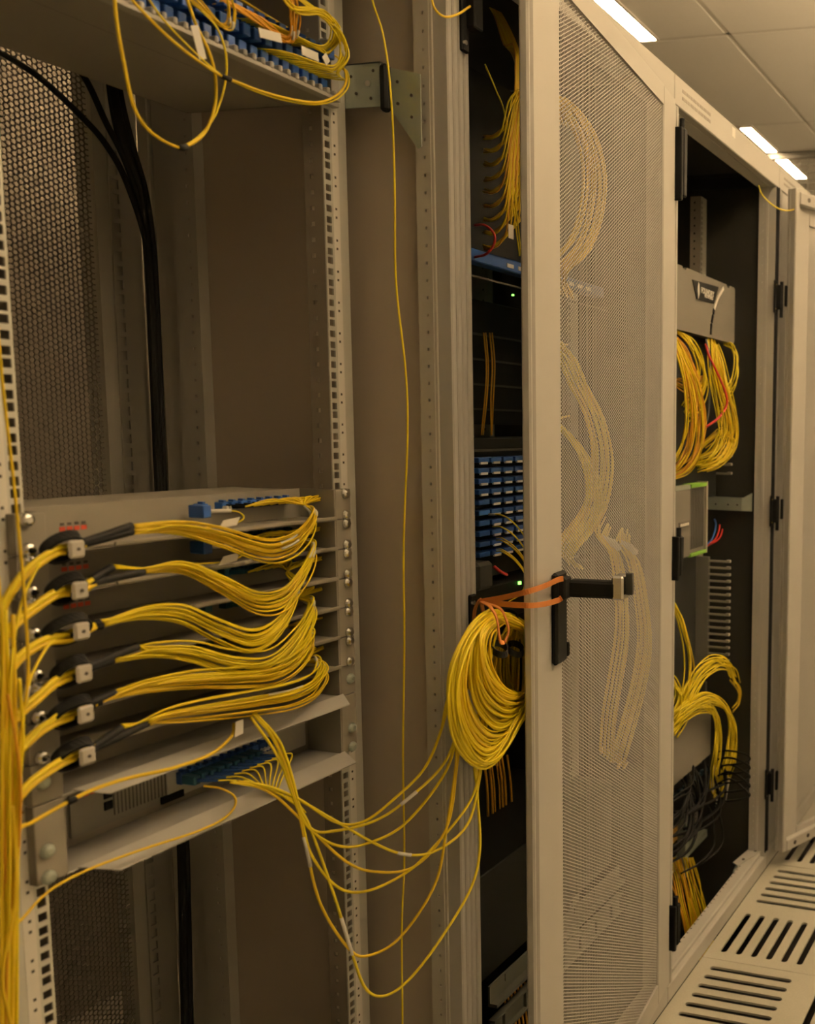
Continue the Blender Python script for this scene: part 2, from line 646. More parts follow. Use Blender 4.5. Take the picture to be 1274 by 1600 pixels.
racks = {}
names = {1: 'open light grey rack cabinet in the foreground full of fibre trays',
         2: 'light grey rack cabinet behind the tied half shut perforated door',
         3: 'light grey rack cabinet standing open with the badged chassis inside',
         4: 'light grey rack cabinet at the far end behind the folded back door'}
for k in (1, 2, 3, 4):
    x0, x1 = -.8+.8*(k-1), .8*(k-1)
    rk = empty('rack_cabinet', (x0+.4, .25, 0), names[k], 'rack cabinet', 'row of rack cabinets')
    racks[k] = rk
    frame(rk, x0, x1, PAINT_IN if k == 1 else PAINT)
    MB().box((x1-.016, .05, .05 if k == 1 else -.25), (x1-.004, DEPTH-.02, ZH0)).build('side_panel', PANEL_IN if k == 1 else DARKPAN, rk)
MB().box((-.796, .03, .05), (-.784, DEPTH-.02, ZH0)).build('side_panel', PANEL_IN, racks[1])
for k in (2, 3, 4):
    x0 = -.8+.8*(k-1)
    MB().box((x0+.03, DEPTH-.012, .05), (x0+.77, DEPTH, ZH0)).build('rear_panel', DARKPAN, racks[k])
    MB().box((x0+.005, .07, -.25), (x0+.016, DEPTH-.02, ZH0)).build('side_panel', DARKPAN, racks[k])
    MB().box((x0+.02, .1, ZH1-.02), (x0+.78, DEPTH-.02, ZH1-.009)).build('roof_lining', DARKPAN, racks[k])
# flat closed front of the far cabinet
MB().box((1.64, .004, .06), (2.36, .02, ZH0)).build('front_door', PAINT, racks[4])

# rear door of the first cabinet: coarse perforated sheet, two layers as in the photograph's honeycomb
HX0, HX1 = -.72, -.092
hm = hex_plate('honeycomb', HX1-HX0, 2.0, .0084, .92, .0016, mat('rear_door_paint', (.20, .175, .135), .6))
rd = MB().box((HX1-.004, DEPTH-.005, .06), (HX1+.016, DEPTH+.03, ZH0)).box((HX0-.06, DEPTH-.005, .06), (HX0, DEPTH+.03, ZH0)) \
    .box((HX0, DEPTH-.005, .04), (HX1, DEPTH+.03, .09)).box((HX0, DEPTH-.005, 2.07), (HX1, DEPTH+.03, ZH0)).build('rear_door', PAINT_IN, racks[1])
place('perforated_sheet', hm, rd, (HX0, DEPTH+.004, .08))
fs = MB()
slotted(fs, DEPTH-.008, HX1+.018, HX1+.045, HX1+.022, HX1+.033, .08, 2.08, dots(.08, 2.08, .022, .014), 'x', .003)
fs.box((HX1+.045, DEPTH-.006, .08), (HX1+.070, DEPTH, 2.08))
fs.box((HX1+.016, DEPTH-.0045, .08), (HX1+.046, DEPTH-.002, 2.08))
fs.build('lock_strip', PAINT_IN, rd)
# lit wall-side cladding of the opposite row seen through the honeycomb
tag(MB().box((-1.2, 1.30, .0), (1.8, 1.34, ZC)).build('trim_1', mat('opposite_row_cladding', (.24, .205, .165), .7, var=.04, scale=3)), kind='structure')

# rails
XR = -.0856
XL = XR-.465
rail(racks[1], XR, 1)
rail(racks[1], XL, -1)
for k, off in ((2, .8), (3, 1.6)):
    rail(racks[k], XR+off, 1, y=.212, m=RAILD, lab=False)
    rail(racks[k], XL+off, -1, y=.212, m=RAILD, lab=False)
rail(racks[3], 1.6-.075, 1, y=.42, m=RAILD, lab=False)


# galvanised bracket joining the right rail and the frame post
def zinc_bracket(rk, x, zc, flip_z=1, yb=.16):
    mb = MB()
    mb.box((x, yb-.062, zc-.032), (x+.002, yb, zc+.030)).box((x, yb-.062, zc+.028), (x+.02, yb, zc+.030))
    mb.prism([(x+.004, yb-.075, zc+.022), (x+.004, yb-.125, zc+.010), (x+.004, yb-.125, zc-.090), (x+.004, yb-.118, zc-.092), (x+.004, yb-.075, zc-.036)], (.002, 0, 0))
    b = mb.build('rail_bracket', ZINC, rk)
    hd = MB()
    for yy, zz in ((-.012, .012), (-.02, -.012), (-.05, .018), (-.045, -.02), (-.09, -.0), (-.113, -.02), (-.113, -.05), (-.09, -.03)):
        hd.cyl((x-.0006, yb+yy, zc+zz), (x+.001, yb+yy, zc+zz), .0024, 8)
    tag(hd.build('bracket_holes', INK, b), kind='stuff')
    MB().cyl((x-.003, yb-.042, zc+.000), (x+.001, yb-.042, zc+.000), .0045, 10).build('bolt', STEEL, b)
    MB().box((x-.006, yb-.076, zc-.040), (x+.008, yb-.062, zc+.026), .004).build('edge_guard', RUBBER, b)


zinc_bracket(racks[1], -.046, 1.890)
b3 = MB().box((1.548, .085, 1.150), (1.550, .205, 1.190)).box((1.548, .085, 1.188), (1.562, .205, 1.190)) \
    .prism([(1.546, .086, 1.150), (1.552, .054, 1.150), (1.552, .054, 1.206), (1.546, .086, 1.188)], (.002, 0, 0)).build('rail_bracket', ZINC, racks[3])
for yy in (.10, .13, .17):
    MB().cyl((1.5470, yy, 1.168), (1.5485, yy, 1.168), .003, 8).build('bracket_hole', INK, b3)


# ------------------------------------------------------------------ screws
def screw(parent, p, m=STEEL, r=.0062, d=.006):
    mb = MB()
    x, y, z = p
    mb.tube([(x, y+.001, z), (x, y-.002, z), (x, y-d*.75, z), (x, y-d, z)], [r*1.25, r*1.25, r, r*.55], 12)
    return mb.build('screw', m, parent, False)


# ------------------------------------------------------------------ first cabinet: fibre trays
Z0 = 1.304
PYB = .207          # recessed plate
XA, XB = -.530, -.105
ordinal = ['topmost', 'second', 'third', 'fourth', 'fifth', 'sixth', 'seventh']


def fibre_tray(k, nU=1, lip=.0):
    zt = Z0-U*k-.0006
    zb = zt-U*nU+.0012
    lab = {6: 'grey fibre tray with a bare sloping lip under the six clipped trays',
           7: 'tall grey fibre tray at the bottom with its blue adapter row and long lip'}.get(
        k, '%s grey fibre tray from the top, with a black strap clip at its left' % ordinal[min(k, 6)])
    e = empty('fibre_tray', ((XA+XB)/2, PYB, zb), lab, 'fibre tray', 'fibre trays in the open cabinet')
    for s, xa, xh in ((-1, XA, XL), (1, XB, XR)):
        ear = MB()
        ear.box((xa, RY-.004, zb), (xh+s*.0115, .158, zt), .0008)
        er = ear.build('ear', TRAYM, e)
        hz = [zt-.0065, zb+.0055] if k < 7 else [zt-.052, zb+.006]
        if k == 6:
            hz = [zt-.02]
        for z in hz:
            screw(er, (xh, RY-.004, z), STEEL if k < 6 else ZINC)
    MB().box((XA, RY-.003, zb), (XA+.002, PYB, zt)).build('side_wall', TRAYM, e)
    MB().box((XB-.002, RY-.003, zb), (XB, PYB, zt)).build('side_wall', TRAYM, e)
    MB().box((XA, PYB, zb), (XB, PYB+.002, zt)).build('adapter_plate', TRAYM, e)
    MB().box((XA+.001, PYB+.002, zb+.0008), (XB-.001, .33, zt-.002)).build('tray_body', TRAYM, e)
    fl_ = MB().box((XA, RY-.004, zb), (XB, PYB, zb+.0015))
    if lip:   # wide sloping lip in front of the tray
        fl_.prism([(XA+.040, RY-.004-lip, zb-.010), (XB-.004, RY-.004-lip, zb-.010), (XB+.004, RY-.004, zb+.002), (XA+.012, RY-.004, zb+.002)], (0, .0, .0016))
    fl_.build('tray_floor', PAINT if k >= 6 else TRAYM, e)  # lowest trays take lighter paint so floor and lip look lit
    # front edge fold of the tray
    if not lip:
        MB().box((XA+.075, RY-.007, zb-.001), (XB, RY-.004, zb+.0045), .001).build('front_lip', TRAYM, e)
    MB().box((XA, RY-.003, zt-.0012), (XB, PYB, zt)).build('tray_cover', TRAYM, e) if k else None
    return e, zt, zb


def adapter_row(e, zt, zc, xs, m=BLUE, plugs=(), h=.010):
    for i, x in enumerate(xs):
        MB().box((x-.0058, PYB-.012, zc-h/2), (x+.0058, PYB+.001, zc+h/2), .0008) \
            .box((x-.002, PYB-.011, zc+h/2), (x+.002, PYB-.003, zc+h/2+.003)).build('adapter', m, e)
        if i in plugs:
            cp = MB()
            for d in (-.003, .003):
                cp.cyl((x+d, PYB-.019, zc-.0015), (x+d, PYB-.012, zc-.0015), .0022, 8)
            cp.build('dust_cap', WHITEP, e)


trays = []
for k in range(6):
    e, zt, zb = fibre_tray(k)
    trays.append((e, zt, zb))
    # strap clip: white mount with a black hook strap loop
    cpx = (119.6, 125.0, 127.5, 131.5, 134.0, 136.5)[k]
    cpy = (857.7, 922.5, 986, 1052, 1115.5, 1181)[k]
    c = ay(cpx, cpy, RY-.044)
    cl = empty('strap_clip', tuple(c), 'black cable strap with a white square mount, %s down the fibre trays' % ordinal[k], 'cable clip', 'strap clips on the fibre trays')
    mb = MB().box((c[0]-.0095, c[1]-.003, c[2]-.0095), (c[0]+.0085, c[1]+.002, c[2]+.0095), .0025)
    mt = mb.build('mount', MOUNTM, cl)
    MB().cyl((c[0], c[1]-.0036, c[2]), (c[0], c[1]-.002, c[2]), .002, 8).build('mount_hole', INK, mt)
    lp = []
    wid = random.uniform(.018, .028)
    for t in np.linspace(0, 2*PI, 25):
        lp.append((c[0]+.000+wid*math.cos(t)*(1.0 if math.cos(t) < 0 else .78), c[1]+.016-.010*math.sin(t), c[2]+.001+.0135*math.sin(t)))
    MB().ribbon(lp, .017, .0028, (0.35, .8, .3)).build('strap', RUBBER, cl)
    MB().box((c[0]-.005, c[1]+.002, c[2]-.006), (c[0]+.005, RY-.004, c[2]-.002)).build('stem', RUBBER, cl)
    # row of adapters on the right half
    xs = [-.285]+[-.252+.0158*i for i in range(8)]
    adapter_row(e, zt, zt-.0155, xs, BLUE if k == 0 else TEAL, plugs=(1, 2, 3, 4) if k == 0 else ())
    if k < 3:   # printed tray number
        q = ay((116, 119, 122)[k], (823, 885, 943)[k], PYB-.0006)
        pr = MB()
        for i in range(4):
            pr.box((q[0]-.017+.0085*i, q[1], q[2]-.004), (q[0]-.0105+.0085*i, q[1]+.0005, q[2]+.001))
        pr.build('red_print', INKR, e)
        pr = MB()
        for i in range(4):
            pr.box((q[0]-.016+.0085*i, q[1], q[2]+.0025), (q[0]-.0115+.0085*i, q[1]+.0005, q[2]+.0055))
        pr.build('dark_print', INK, e)
fibre_tray(6, 1, .018)
e7, zt7, zb7 = fibre_tray(7, 2, .026)
MB().box((-.478, PYB-.003, zb7+.012), (-.352, PYB, zt7-.012)).build('label_plate', mat('label_plate_grey', (.20, .19, .17), .5), e7)
q = MB()
for i in range(16):
    q.box((-.425+.005*i, PYB-.0036, zb7+.02), (-.4235+.005*i, PYB-.003, zb7+.050))
q.build('plate_print', INK, e7)
q = MB()
for i in range(5):
    q.box((-.470+.0085*i, PYB-.0036, zb7+.056), (-.464+.0085*i, PYB-.003, zb7+.062))
q.build('red_print', INKR, e7)
MB().box((-.437, PYB-.0046, zb7+.044), (-.427, PYB-.003, zb7+.055)).box((-.437, PYB-.0046, zb7+.030), (-.427, PYB-.003, zb7+.040)).build('plate_slots', BLACK, e7)
MB().box((-.352, PYB-.004, zb7+.012), (-.116, PYB, zt7-.004)).build('adapter_panel', PAINT, e7)
adapter_row(e7, zt7, zb7+.036, [-.333+.0128*i for i in range(12)], BLUE, plugs=(10, 11), h=.016)
MB().box((-.362, PYB-.006, zb7+.010), (-.330, PYB-.003, zb7+.019)).build('slot', BLACK, e7)
# grey panel behind the upper tray seen at the left of the lower trays

# ------------------------------------------------------------------ breakout cables in the trays
spines = [
    [(206, 824, .122), (280, 824, .116), (345, 838, .112), (415, 859, .110), (455, 852, .113), (480, 830, .125), (491, 804, .142), (476, 789, .165), (440, 789, .185)],
    [(224, 888, .122), (285, 886, .116), (345, 912, .110), (400, 940, .106), (440, 936, .108), (466, 910, .115), (484, 878, .130), (490, 852, .150), (470, 842, .175), (430, 838, .190)],
    [(160, 972, .122), (225, 958, .116), (285, 960, .112), (340, 985, .107), (392, 1002, .104), (430, 985, .108), (452, 950, .118), (462, 915, .135), (450, 892, .165), (420, 886, .190)],
    [(178, 1030, .122), (240, 1018, .116), (300, 1022, .111), (365, 1040, .106), (420, 1040, .105), (458, 1008, .112), (482, 970, .126), (488, 944, .146), (468, 934, .172), (425, 936, .190)],
    [(160, 1092, .122), (225, 1072, .116), (300, 1060, .111), (375, 1056, .107), (430, 1050, .107), (466, 1030, .114), (485, 1002, .128), (480, 984, .150), (455, 980, .176), (420, 984, .190)],
    [(215, 1130, .122), (260, 1118, .116), (320, 1108, .110), (400, 1096, .106), (455, 1086, .107), (490, 1070, .115), (504, 1048, .130), (494, 1033, .150), (462, 1036, .174), (425, 1038, .190)],
]
sleeves = [  # black sleeve start, end (px, py); two per clip
    [((136, 846), (206, 822)), ((136, 848), (206, 830))],
    [((150, 902), (176, 886)), ((155, 908), (224, 893))],
    [((150, 975), (157, 972)), ((152, 978), (160, 977))],
    [((142, 1040), (215, 1010)), ((142, 1043), (176, 1032))],
    [((150, 1095), (180, 1082)), ((152, 1098), (158, 1096))],
    [((150, 1165), (190, 1137)), ((150, 1168), (230, 1130))],
]
trunks = [
    [(118, 852), (90, 856), (55, 878), (28, 905), (5, 945), (-14, 1010), (-20, 1120)],
    [(124, 916), (90, 922), (55, 945), (22, 972), (-2, 1010), (-16, 1080), (-22, 1180)],
    [(112, 990), (76, 996), (45, 1012), (22, 1034), (4, 1075), (-6, 1150), (-12, 1260)],
    [(112, 1050), (86, 1062), (60, 1085), (30, 1112), (8, 1150), (2, 1230), (0, 1350)],
    [(112, 1112), (80, 1126), (52, 1146), (28, 1172), (10, 1215), (4, 1300), (2, 1420)],
    [(126, 1172), (100, 1184), (72, 1202), (42, 1226), (20, 1262), (10, 1340), (6, 1460)],
]
cols = [[YEL2, YEL2], [YEL, YEL2], [YEL, YEL], [YEL3, YEL], [YEL, YEL2], [YEL, YEL2]]
for k in range(6):
    for h in (0, 1):
        (s0, s1) = sleeves[k][h]
        a, b = ay(*s0, .122), ay(*s1, .121)
        e = empty('breakout_cable', tuple(a), 'yellow breakout cable strapped to the %s fibre tray, %s of its two' % (ordinal[k], ('upper', 'lower')[h]), 'cable', 'breakout cables in the fibre trays')
        m = cols[k][h]
        # trunk
        tp = [np.array(p) for p in W(*[(x, y+(0, 9)[h], .118-.010*i/3) for i, (x, y) in enumerate(trunks[k])])]
        end = tp[-1].copy()
        tail = [end+np.array([.004*h, .0, -.25]), end+np.array([.0, .0, -.6])]
        MB().tube(spline([a]+tp+tail, 8), .0031, 8).build('trunk', YEL2 if h else YEL, e, True)
        MB().tube(spline([a+(a-b)*.25, a, b], 6), .0046, 10).build('sleeve', RUBBER, e, True)
        n = 10
        for i in range(n):
            sp = spines[k]
            off = (i-(n-1)/2)/(n-1)
            pts = [b+jit(.0012)]
            r1, r2 = random.gauss(0, 1), random.gauss(0, 1)
            for j, (x, y, Y) in enumerate(sp):
                t = j/(len(sp)-1)
                if x < s1[0]+12:
                    continue
                env = math.sin(PI*min(1, t*1.15))**.7
                dy = (off*22+(h-.5)*14+r1*3.5)*env
                dx = (r2*5+off*7)*env*(1 if t > .6 else .4)
                pts.append(ay(x+dx, y+dy, Y+random.gauss(0, .0045)*env+off*.006))
            xe = -.250+.0145*((i+4*h) % 8)
            zt = trays[k][1]
            pts[-1] = np.array([xe+.055, PYB-.034, zt-.012+random.uniform(-.003, .003)])
            pts.append(np.array([xe+.012, PYB-.030, zt-.0165]))
            path = spline(pts, 7)
            st = MB().tube(path, .00128, 5).build('strand', m if random.random() < .75 else (YEL3 if m is YEL else YEL), e, True)
            if k < 2 or i % 3 == 0:
                MB().tube([(xe+.012, PYB-.030, zt-.0165), (xe+.006, PYB-.024, zt-.0162), (xe, PYB-.012, zt-.0158)], [.0016, .0028, .0034], 6).build('plug', TEAL if k else BLACK, st)
            if i % 3 == 1:
                MB().tube(segment(path, .64+.03*h+.01*(i % 4), .73+.03*h+.01*(i % 4)), .0019, 6).build('wrap_label', LABELW, st, True)
            elif i == 2 and k in (0, 5):
                MB().tube(segment(path, .40, .50), .0017, 6).build('wrap_label', LABELW, st, True)

# blue duplex plugs with white flags at the left of the first two trays
for k, (px, py) in enumerate(((313, 799), (315, 855))):
    c = ay(px, py, PYB-.022)
    e = empty('flagged_patch_cable', tuple(c), ('yellow patch cord with a white paper flag in the %s fibre tray' % ordinal[k]), 'cable', 'flagged patch cords')
    MB().box((c[0]-.007, c[1]-.012, c[2]-.008), (c[0]+.006, PYB-.010, c[2]+.008), .001).build('plug', BLUE, e)
    MB().tube([c+np.array([.006, -.006, 0]), c+np.array([.034, -.014, -.001])], .0026, 8).build('boot', WHITEP, e)
    pts = [c+np.array([.034, -.014, -.001])]+W((375, py+2, .165), (380, py+12, .15), (355, py+22, .135), (300, py+27, .128), (230, py+32, .124))
    MB().tube(spline(pts, 8), .0011, 6).build('jacket', YEL3, e, True)
    f = ay(360, py+18, .128)
    MB().prism([f+np.array([-.018, 0, -.006]), f+np.array([.012, .002, -.004]), f+np.array([.019, .003, .006]), f+np.array([-.010, 0, .004])], (0, .0006, 0)).build('paper_flag', LABELW, e)

# ------------------------------------------------------------------ cords standing in the left bundle
side_paths = [
    ('thin yellow cord crossing in front of the left rail, highest of all', [(-8, 470, .10), (4, 600, .10), (20, 740, .10), (33, 870, .095), (40, 960, .09), (44, 1060, .085), (30, 1180, .08), (24, 1400, .08), (18, 1660, .08)], YEL2, .0014),
    ('yellow cord rising from the left bundle into the third tray', [(118, 982, .12), (86, 998, .115), (62, 1030, .105), (42, 1080, .095), (34, 1160, .09), (26, 1300, .085), (22, 1480, .08), (14, 1680, .08)], YEL, .0016),
    ('yellow cord rising from the left bundle into the fifth tray', [(120, 1104, .12), (90, 1116, .115), (60, 1142, .105), (34, 1180, .095), (20, 1260, .09), (12, 1400, .085), (4, 1660, .08)], YEL3, .0015),
    ('outermost yellow cord of the bundle at the left picture edge', [(-4, 900, .08), (4, 1000, .08), (3, 1130, .08), (2, 1300, .08), (1, 1680, .08)], YEL2, .0018),
    ('yellow cord slanting across the left bundle below the clips', [(12, 1085, .075), (25, 1160, .075), (32, 1230, .075), (28, 1340, .08), (12, 1500, .08), (8, 1680, .08)], ORA, .0014),
    ('yellow cord bowing out of the left bundle near the bottom', [(20, 1260, .07), (24, 1400, .07), (4, 1520, .065), (14, 1590, .065), (40, 1700, .07)], YEL2, .0014),
    ('bright yellow cord in the middle of the left bundle', [(62, 880, .1), (38, 930, .095), (22, 1000, .09), (16, 1100, .08), (15, 1300, .08), (12, 1680, .08)], YEL3, .0015),
    ('yellow cord on the right of the left bundle by the rail', [(30, 1060, .08), (36, 1150, .08), (30, 1240, .08), (27, 1400, .08), (26, 1680, .08)], YEL, .0016),
]
for lab, pts, m, r in side_paths:
    cable_thing('patch_cable', W(*pts), r, m, lab, 'cable', 'cords of the left bundle', tags=((.42, .47),) if 'third' in lab else ())
for i in range(14):
    x = random.uniform(-8, 30)
    ctrl = W((x-4, 1010+random.uniform(-60, 120), .09), (x+random.gauss(0, 4), 1180, .086), (x+random.gauss(0, 4)-1, 1350, .086), (x-3+random.gauss(0, 3), 1520, .086), (x-6, 1720, .086))
    tag(cord('bundle_cable', ctrl, random.choice((.0016, .002, .0028)), random.choice((YEL, YEL2, YEL3, ORA)), n=8), 'yellow cord hanging straight down in the bundle at the left edge', 'cable', 'cords hanging in the left bundle')

# single cords crossing the lower trays
cable_thing('patch_cable', W((366, 1130, .12), (362, 1150, .115), (330, 1178, .112), (270, 1200, .11), (200, 1216, .11), (150, 1232, .11), (118, 1247, .11), (90, 1262, .112), (50, 1285, .108), (28, 1300, .09), (22, 1360, .085), (20, 1500, .08), (16, 1690, .08)),
            .0022, YEL2, 'yellow cord lying along the lip of the seventh tray with a black splice', 'cable', tags=())
p = spline(W((106, 1254, .11), (118, 1248, .11)), 4)
tag(MB().tube(p, .0034, 8).build('splice_sleeve', RUBBER, None, True), 'short black splice sleeve on the cord below the sixth clip', 'sleeve')
cable_thing('patch_cable', W((318, 1228, .165), (345, 1232, .15), (366, 1244, .135), (366, 1262, .125), (345, 1282, .118), (300, 1302, .115), (220, 1328, .115), (140, 1358, .115), (80, 1390, .11), (40, 1430, .10), (18, 1462, .09), (14, 1540, .085), (10, 1690, .08)),
            .0015, YEL2, 'yellow cord looping out of the bottom adapters and back along the long lip', 'cable', n=9)
f = ay(373, 1138, .11)
tag(MB().prism([f+np.array([-.006, 0, -.010]), f+np.array([.008, .001, -.009]), f+np.array([.010, .002, .009]), f+np.array([-.003, .001, .009])], (0, .0006, 0)).build('paper_tag', LABELW),
    'small white paper tag hanging under the sixth tray bundle', 'tag')

# ------------------------------------------------------------------ hanging coil and the draped cords
def depth_of(px):
    t = min(1, max(0, (px-400)/320))
    return .115*(1-t)-.062*t


startsA = [(385, 1112), (400, 1120), (412, 1145), (424, 1165)]
drapes = [
    ('first and shallowest drape to the coil', [(360, 1222), (420, 1232), (466, 1248), (526, 1285), (570, 1283), (620, 1245), (664, 1200), (690, 1140), (706, 1075)], YEL),
    ('second drape with a white wrap label on the rise', [(395, 1115), (430, 1158), (455, 1235), (485, 1294), (526, 1298), (585, 1283), (632, 1253), (689, 1200), (712, 1150), (722, 1080)], YEL3),
    ('third drape, rising beside the vertical cord', [(405, 1120), (440, 1180), (462, 1255), (485, 1296), (526, 1321), (570, 1319), (632, 1288), (695, 1209), (716, 1140), (728, 1070)], YEL),
    ('fourth drape, its low point left of the frame post', [(372, 1220), (425, 1240), (476, 1286), (538, 1344), (585, 1362), (648, 1354), (698, 1294), (714, 1200), (722, 1120), (730, 1060)], YEL2),
    ('fifth drape, swinging up across the frame post', [(398, 1113), (440, 1165), (468, 1260), (485, 1332), (526, 1385), (570, 1393), (626, 1369), (667, 1335), (736, 1250), (752, 1170), (756, 1080)], YEL),
    ('drape that runs straight from the blue adapters to a wrap label', [(380, 1220), (440, 1236), (520, 1280), (582, 1316), (632, 1335), (680, 1330), (727, 1294), (745, 1241), (758, 1150), (762, 1060)], YEL3),
    ('second deepest drape with the round low bend', [(402, 1118), (436, 1170), (462, 1250), (479, 1325), (501, 1413), (545, 1482), (576, 1493), (626, 1464), (680, 1382), (698, 1294), (712, 1200), (720, 1110)], YEL2),
    ('deepest drape, touching the low point near the floor end', [(392, 1120), (436, 1185), (466, 1258), (485, 1294), (523, 1401), (551, 1492), (572, 1545), (601, 1556), (640, 1530), (689, 1467), (736, 1388), (750, 1325), (746, 1240), (742, 1160)], YEL3),
]
coilTop = ay(772, 962, -.062)


OUTER = [(768, 958), (734, 986), (709, 1040), (701, 1102), (714, 1165), (744, 1202), (775, 1186), (802, 1142), (826, 1092), (839, 1032), (826, 986), (797, 962)]
INNER = [(776, 972), (757, 992), (757, 1018), (764, 1044), (778, 1068), (800, 1082), (822, 1080), (838, 1066), (846, 1040), (842, 1012), (828, 988), (802, 974)]


def loops(n, fam, start):
    """turns of one cord in the hanging coil: a ring slung from the band, the big turns sagging to the left"""
    out = []
    for i in range(n):
        q_ = random.betavariate(1.2, 1.0) if fam == 0 else random.uniform(0, .45)
        lay = random.gauss(0, .013)
        tx, ty = random.gauss(0, 3), random.gauss(0, 3)
        for k_ in range(12):
            th = 2*PI*k_/12
            px = INNER[k_][0]*(1-q_)+OUTER[k_][0]*q_+tx+random.gauss(0, 1)
            py = INNER[k_][1]*(1-q_)+OUTER[k_][1]*q_+ty+random.gauss(0, 1)
            Y = -.066+.020*(px-765)/70+lay*(.5+.5*abs(math.sin(th)))+.008*(q_-.5)
            out.append(ay(px, py, Y))
    return out


for i, (lab, pts, m) in enumerate(drapes):
    ctrl = [ay(x, y, depth_of(x)) for x, y in pts]
    e = empty('draped_cable', tuple(ctrl[0]), 'yellow cord: '+lab, 'cable', 'cords draped from the trays to the hanging coil')
    pth = spline(ctrl, 9)
    MB().tube(pth, .0020, 7).build('drape', m, e, True)
    lp = [ctrl[-2], ctrl[-1]]+loops(9, 0 if i % 3 < 2 else 1, None)
    MB().tube(spline(lp, 4), .0019, 6).build('coil_turns', m, e, True)
    if i in (1, 5, 7, 6):
        t = {1: .66, 5: .42, 7: .34, 6: .26}[i]
        MB().tube(segment(pth, t, t+.05), .0026, 7).build('wrap_label', LABELW, e, True)
for i in range(6):
    lp = loops(8, (0, 1, 0, 1, 0, 0)[i], None)
    tag(MB().tube(spline(lp, 4), .0019, 6).build('coiled_cable', (YEL, YEL2, YEL3, YEL, YEL, YEL3)[i], None, True),
        'yellow patch cord wound up inside the hanging coil', 'cable', 'cords wound in the coil')
for i in range(3):      # turns at the back of the ring, seen through its hole
    lp = []
    for j in range(7):
        dx, dy, ry, hw = random.uniform(-4, 26), random.gauss(0, 6), random.uniform(54, 74), random.uniform(4, 34)
        for k_ in range(12):
            th = 2*PI*k_/12
            lp.append(ay(806+dx*.4-hw*math.sin(th), 1042+dy-ry*math.cos(th), -.012+random.gauss(0, .003)+.006*math.sin(th)))
    tag(MB().tube(spline(lp, 4), .0018, 6).build('coiled_cable', (YEL2, YEL, YEL2)[i], None, True), 'shaded yellow cord at the back of the hanging coil', 'cable', 'cords at the back of the coil')
# two black hook straps binding the coil
for i, (px, py, Y) in enumerate(((781, 1014, -.075), (806, 1014, -.06), (798, 965, -.05))):
    c = ay(px, py, Y)
    ring = [c+np.array([.010*math.cos(t), .012*math.sin(t), .006*math.sin(t*1.0)+.004*math.cos(t)]) for t in np.linspace(0, 2*PI, 17)]
    tag(MB().ribbon(ring, .010, .0016, (0, 0, 1)).build('hook_strap', RUBBER), ('left of the two black hook straps inside the coil', 'right of the two black hook straps inside the coil', 'black hook strap at the top of the coil behind the orange band')[i], 'strap', 'straps binding the coil')
# adapters' blue plugs for the draped cords
for i in range(9):
    x = -.333+.0128*i
    z = zb7+.036
    e = empty('blue_plug_cable', (x, PYB-.012, z), 'yellow cord with a blue plug, %s from the left in the bottom adapter row' % ('first', 'second', 'third', 'fourth', 'fifth', 'sixth', 'seventh', 'eighth', 'ninth')[i], 'cable', 'plugs in the bottom adapter row')
    MB().box((x-.005, PYB-.032, z-.007), (x+.005, PYB-.011, z+.005), .001).build('plug', TEAL, e)
    MB().tube([(x, PYB-.032, z-.001), (x+.012, PYB-.052, z-.003)], [.0028, .0016], 6).build('boot', BLUE, e)
    g = W((402+4*i, 1229+1.0*i-(8-i)*.6, .130), (424+4.5*i, 1234+2*i, .122), (446+4*i, 1246+3*i, .115))
    MB().tube(spline([(x+.012, PYB-.052, z-.003), (x+.025, PYB-.062, z-.006)]+g, 7), .0013, 5).build('jacket', YEL, e, True)

# long vertical cord
cable_thing('patch_cable', [ax(x, y, -.062) for x, y in ((572, -60), (582, 0), (600, 60), (612, 160), (617, 300), (619, 440), (634, 580), (637, 680), (631, 850), (632, 1000), (630, 1180), (632, 1340), (628, 1450), (629, 1600), (628, 1760))], .00155, YEL,
            'single yellow cord hanging from top to bottom beside the punched rail', 'cable', n=8)
cable_thing('patch_cable', W((672, -30, .0), (678, 10, -.012), (695, 26, -.02), (716, 22, -.02), (735, 10, -.012), (748, 5, .0)), .0017, YEL2, 'short yellow cord looping over the frame post at the top', 'cable')

# ------------------------------------------------------------------ black cables at the rear of the first cabinet
blk = [[(-30, 70), (0, 82), (60, 120), (120, 175), (165, 225), (200, 290), (232, 400), (241, 560), (250, 770), (270, 1100), (285, 1330), (292, 1700)],
       [(118, 100), (140, 135), (165, 190), (195, 250), (222, 330), (238, 430), (246, 600), (256, 800), (278, 1200), (288, 1400), (298, 1700)]]
for i, b in enumerate(blk):
    cable_thing('black_cable', [ay(x, y, .492) for x, y in b], .0042, RUBBER, ('thick black cable sweeping in from the left across the honeycomb door', 'thick black cable dropping from the top tray into the rear bundle')[i], 'cable', 'black cables at the rear post', sides=8)
for i in range(9):
    dx, dy = random.uniform(-6, 8), random.uniform(-.008, .014)
    b = [(172+dx, 60), (180+dx*1.4, 150), (198+dx*1.6, 230), (222+dx*1.2, 310), (236+dx, 420), (245+dx, 620), (253+dx, 800), (276+dx, 1150), (286+dx, 1330), (294+dx, 1700)]
    tag(cord('black_cable', [ay(x, y, .496+dy) for x, y in b], .0040, RUBBER, n=7, sides=7), 'black cable in the bundle hanging against the rear post', 'cable', 'black cables at the rear post')

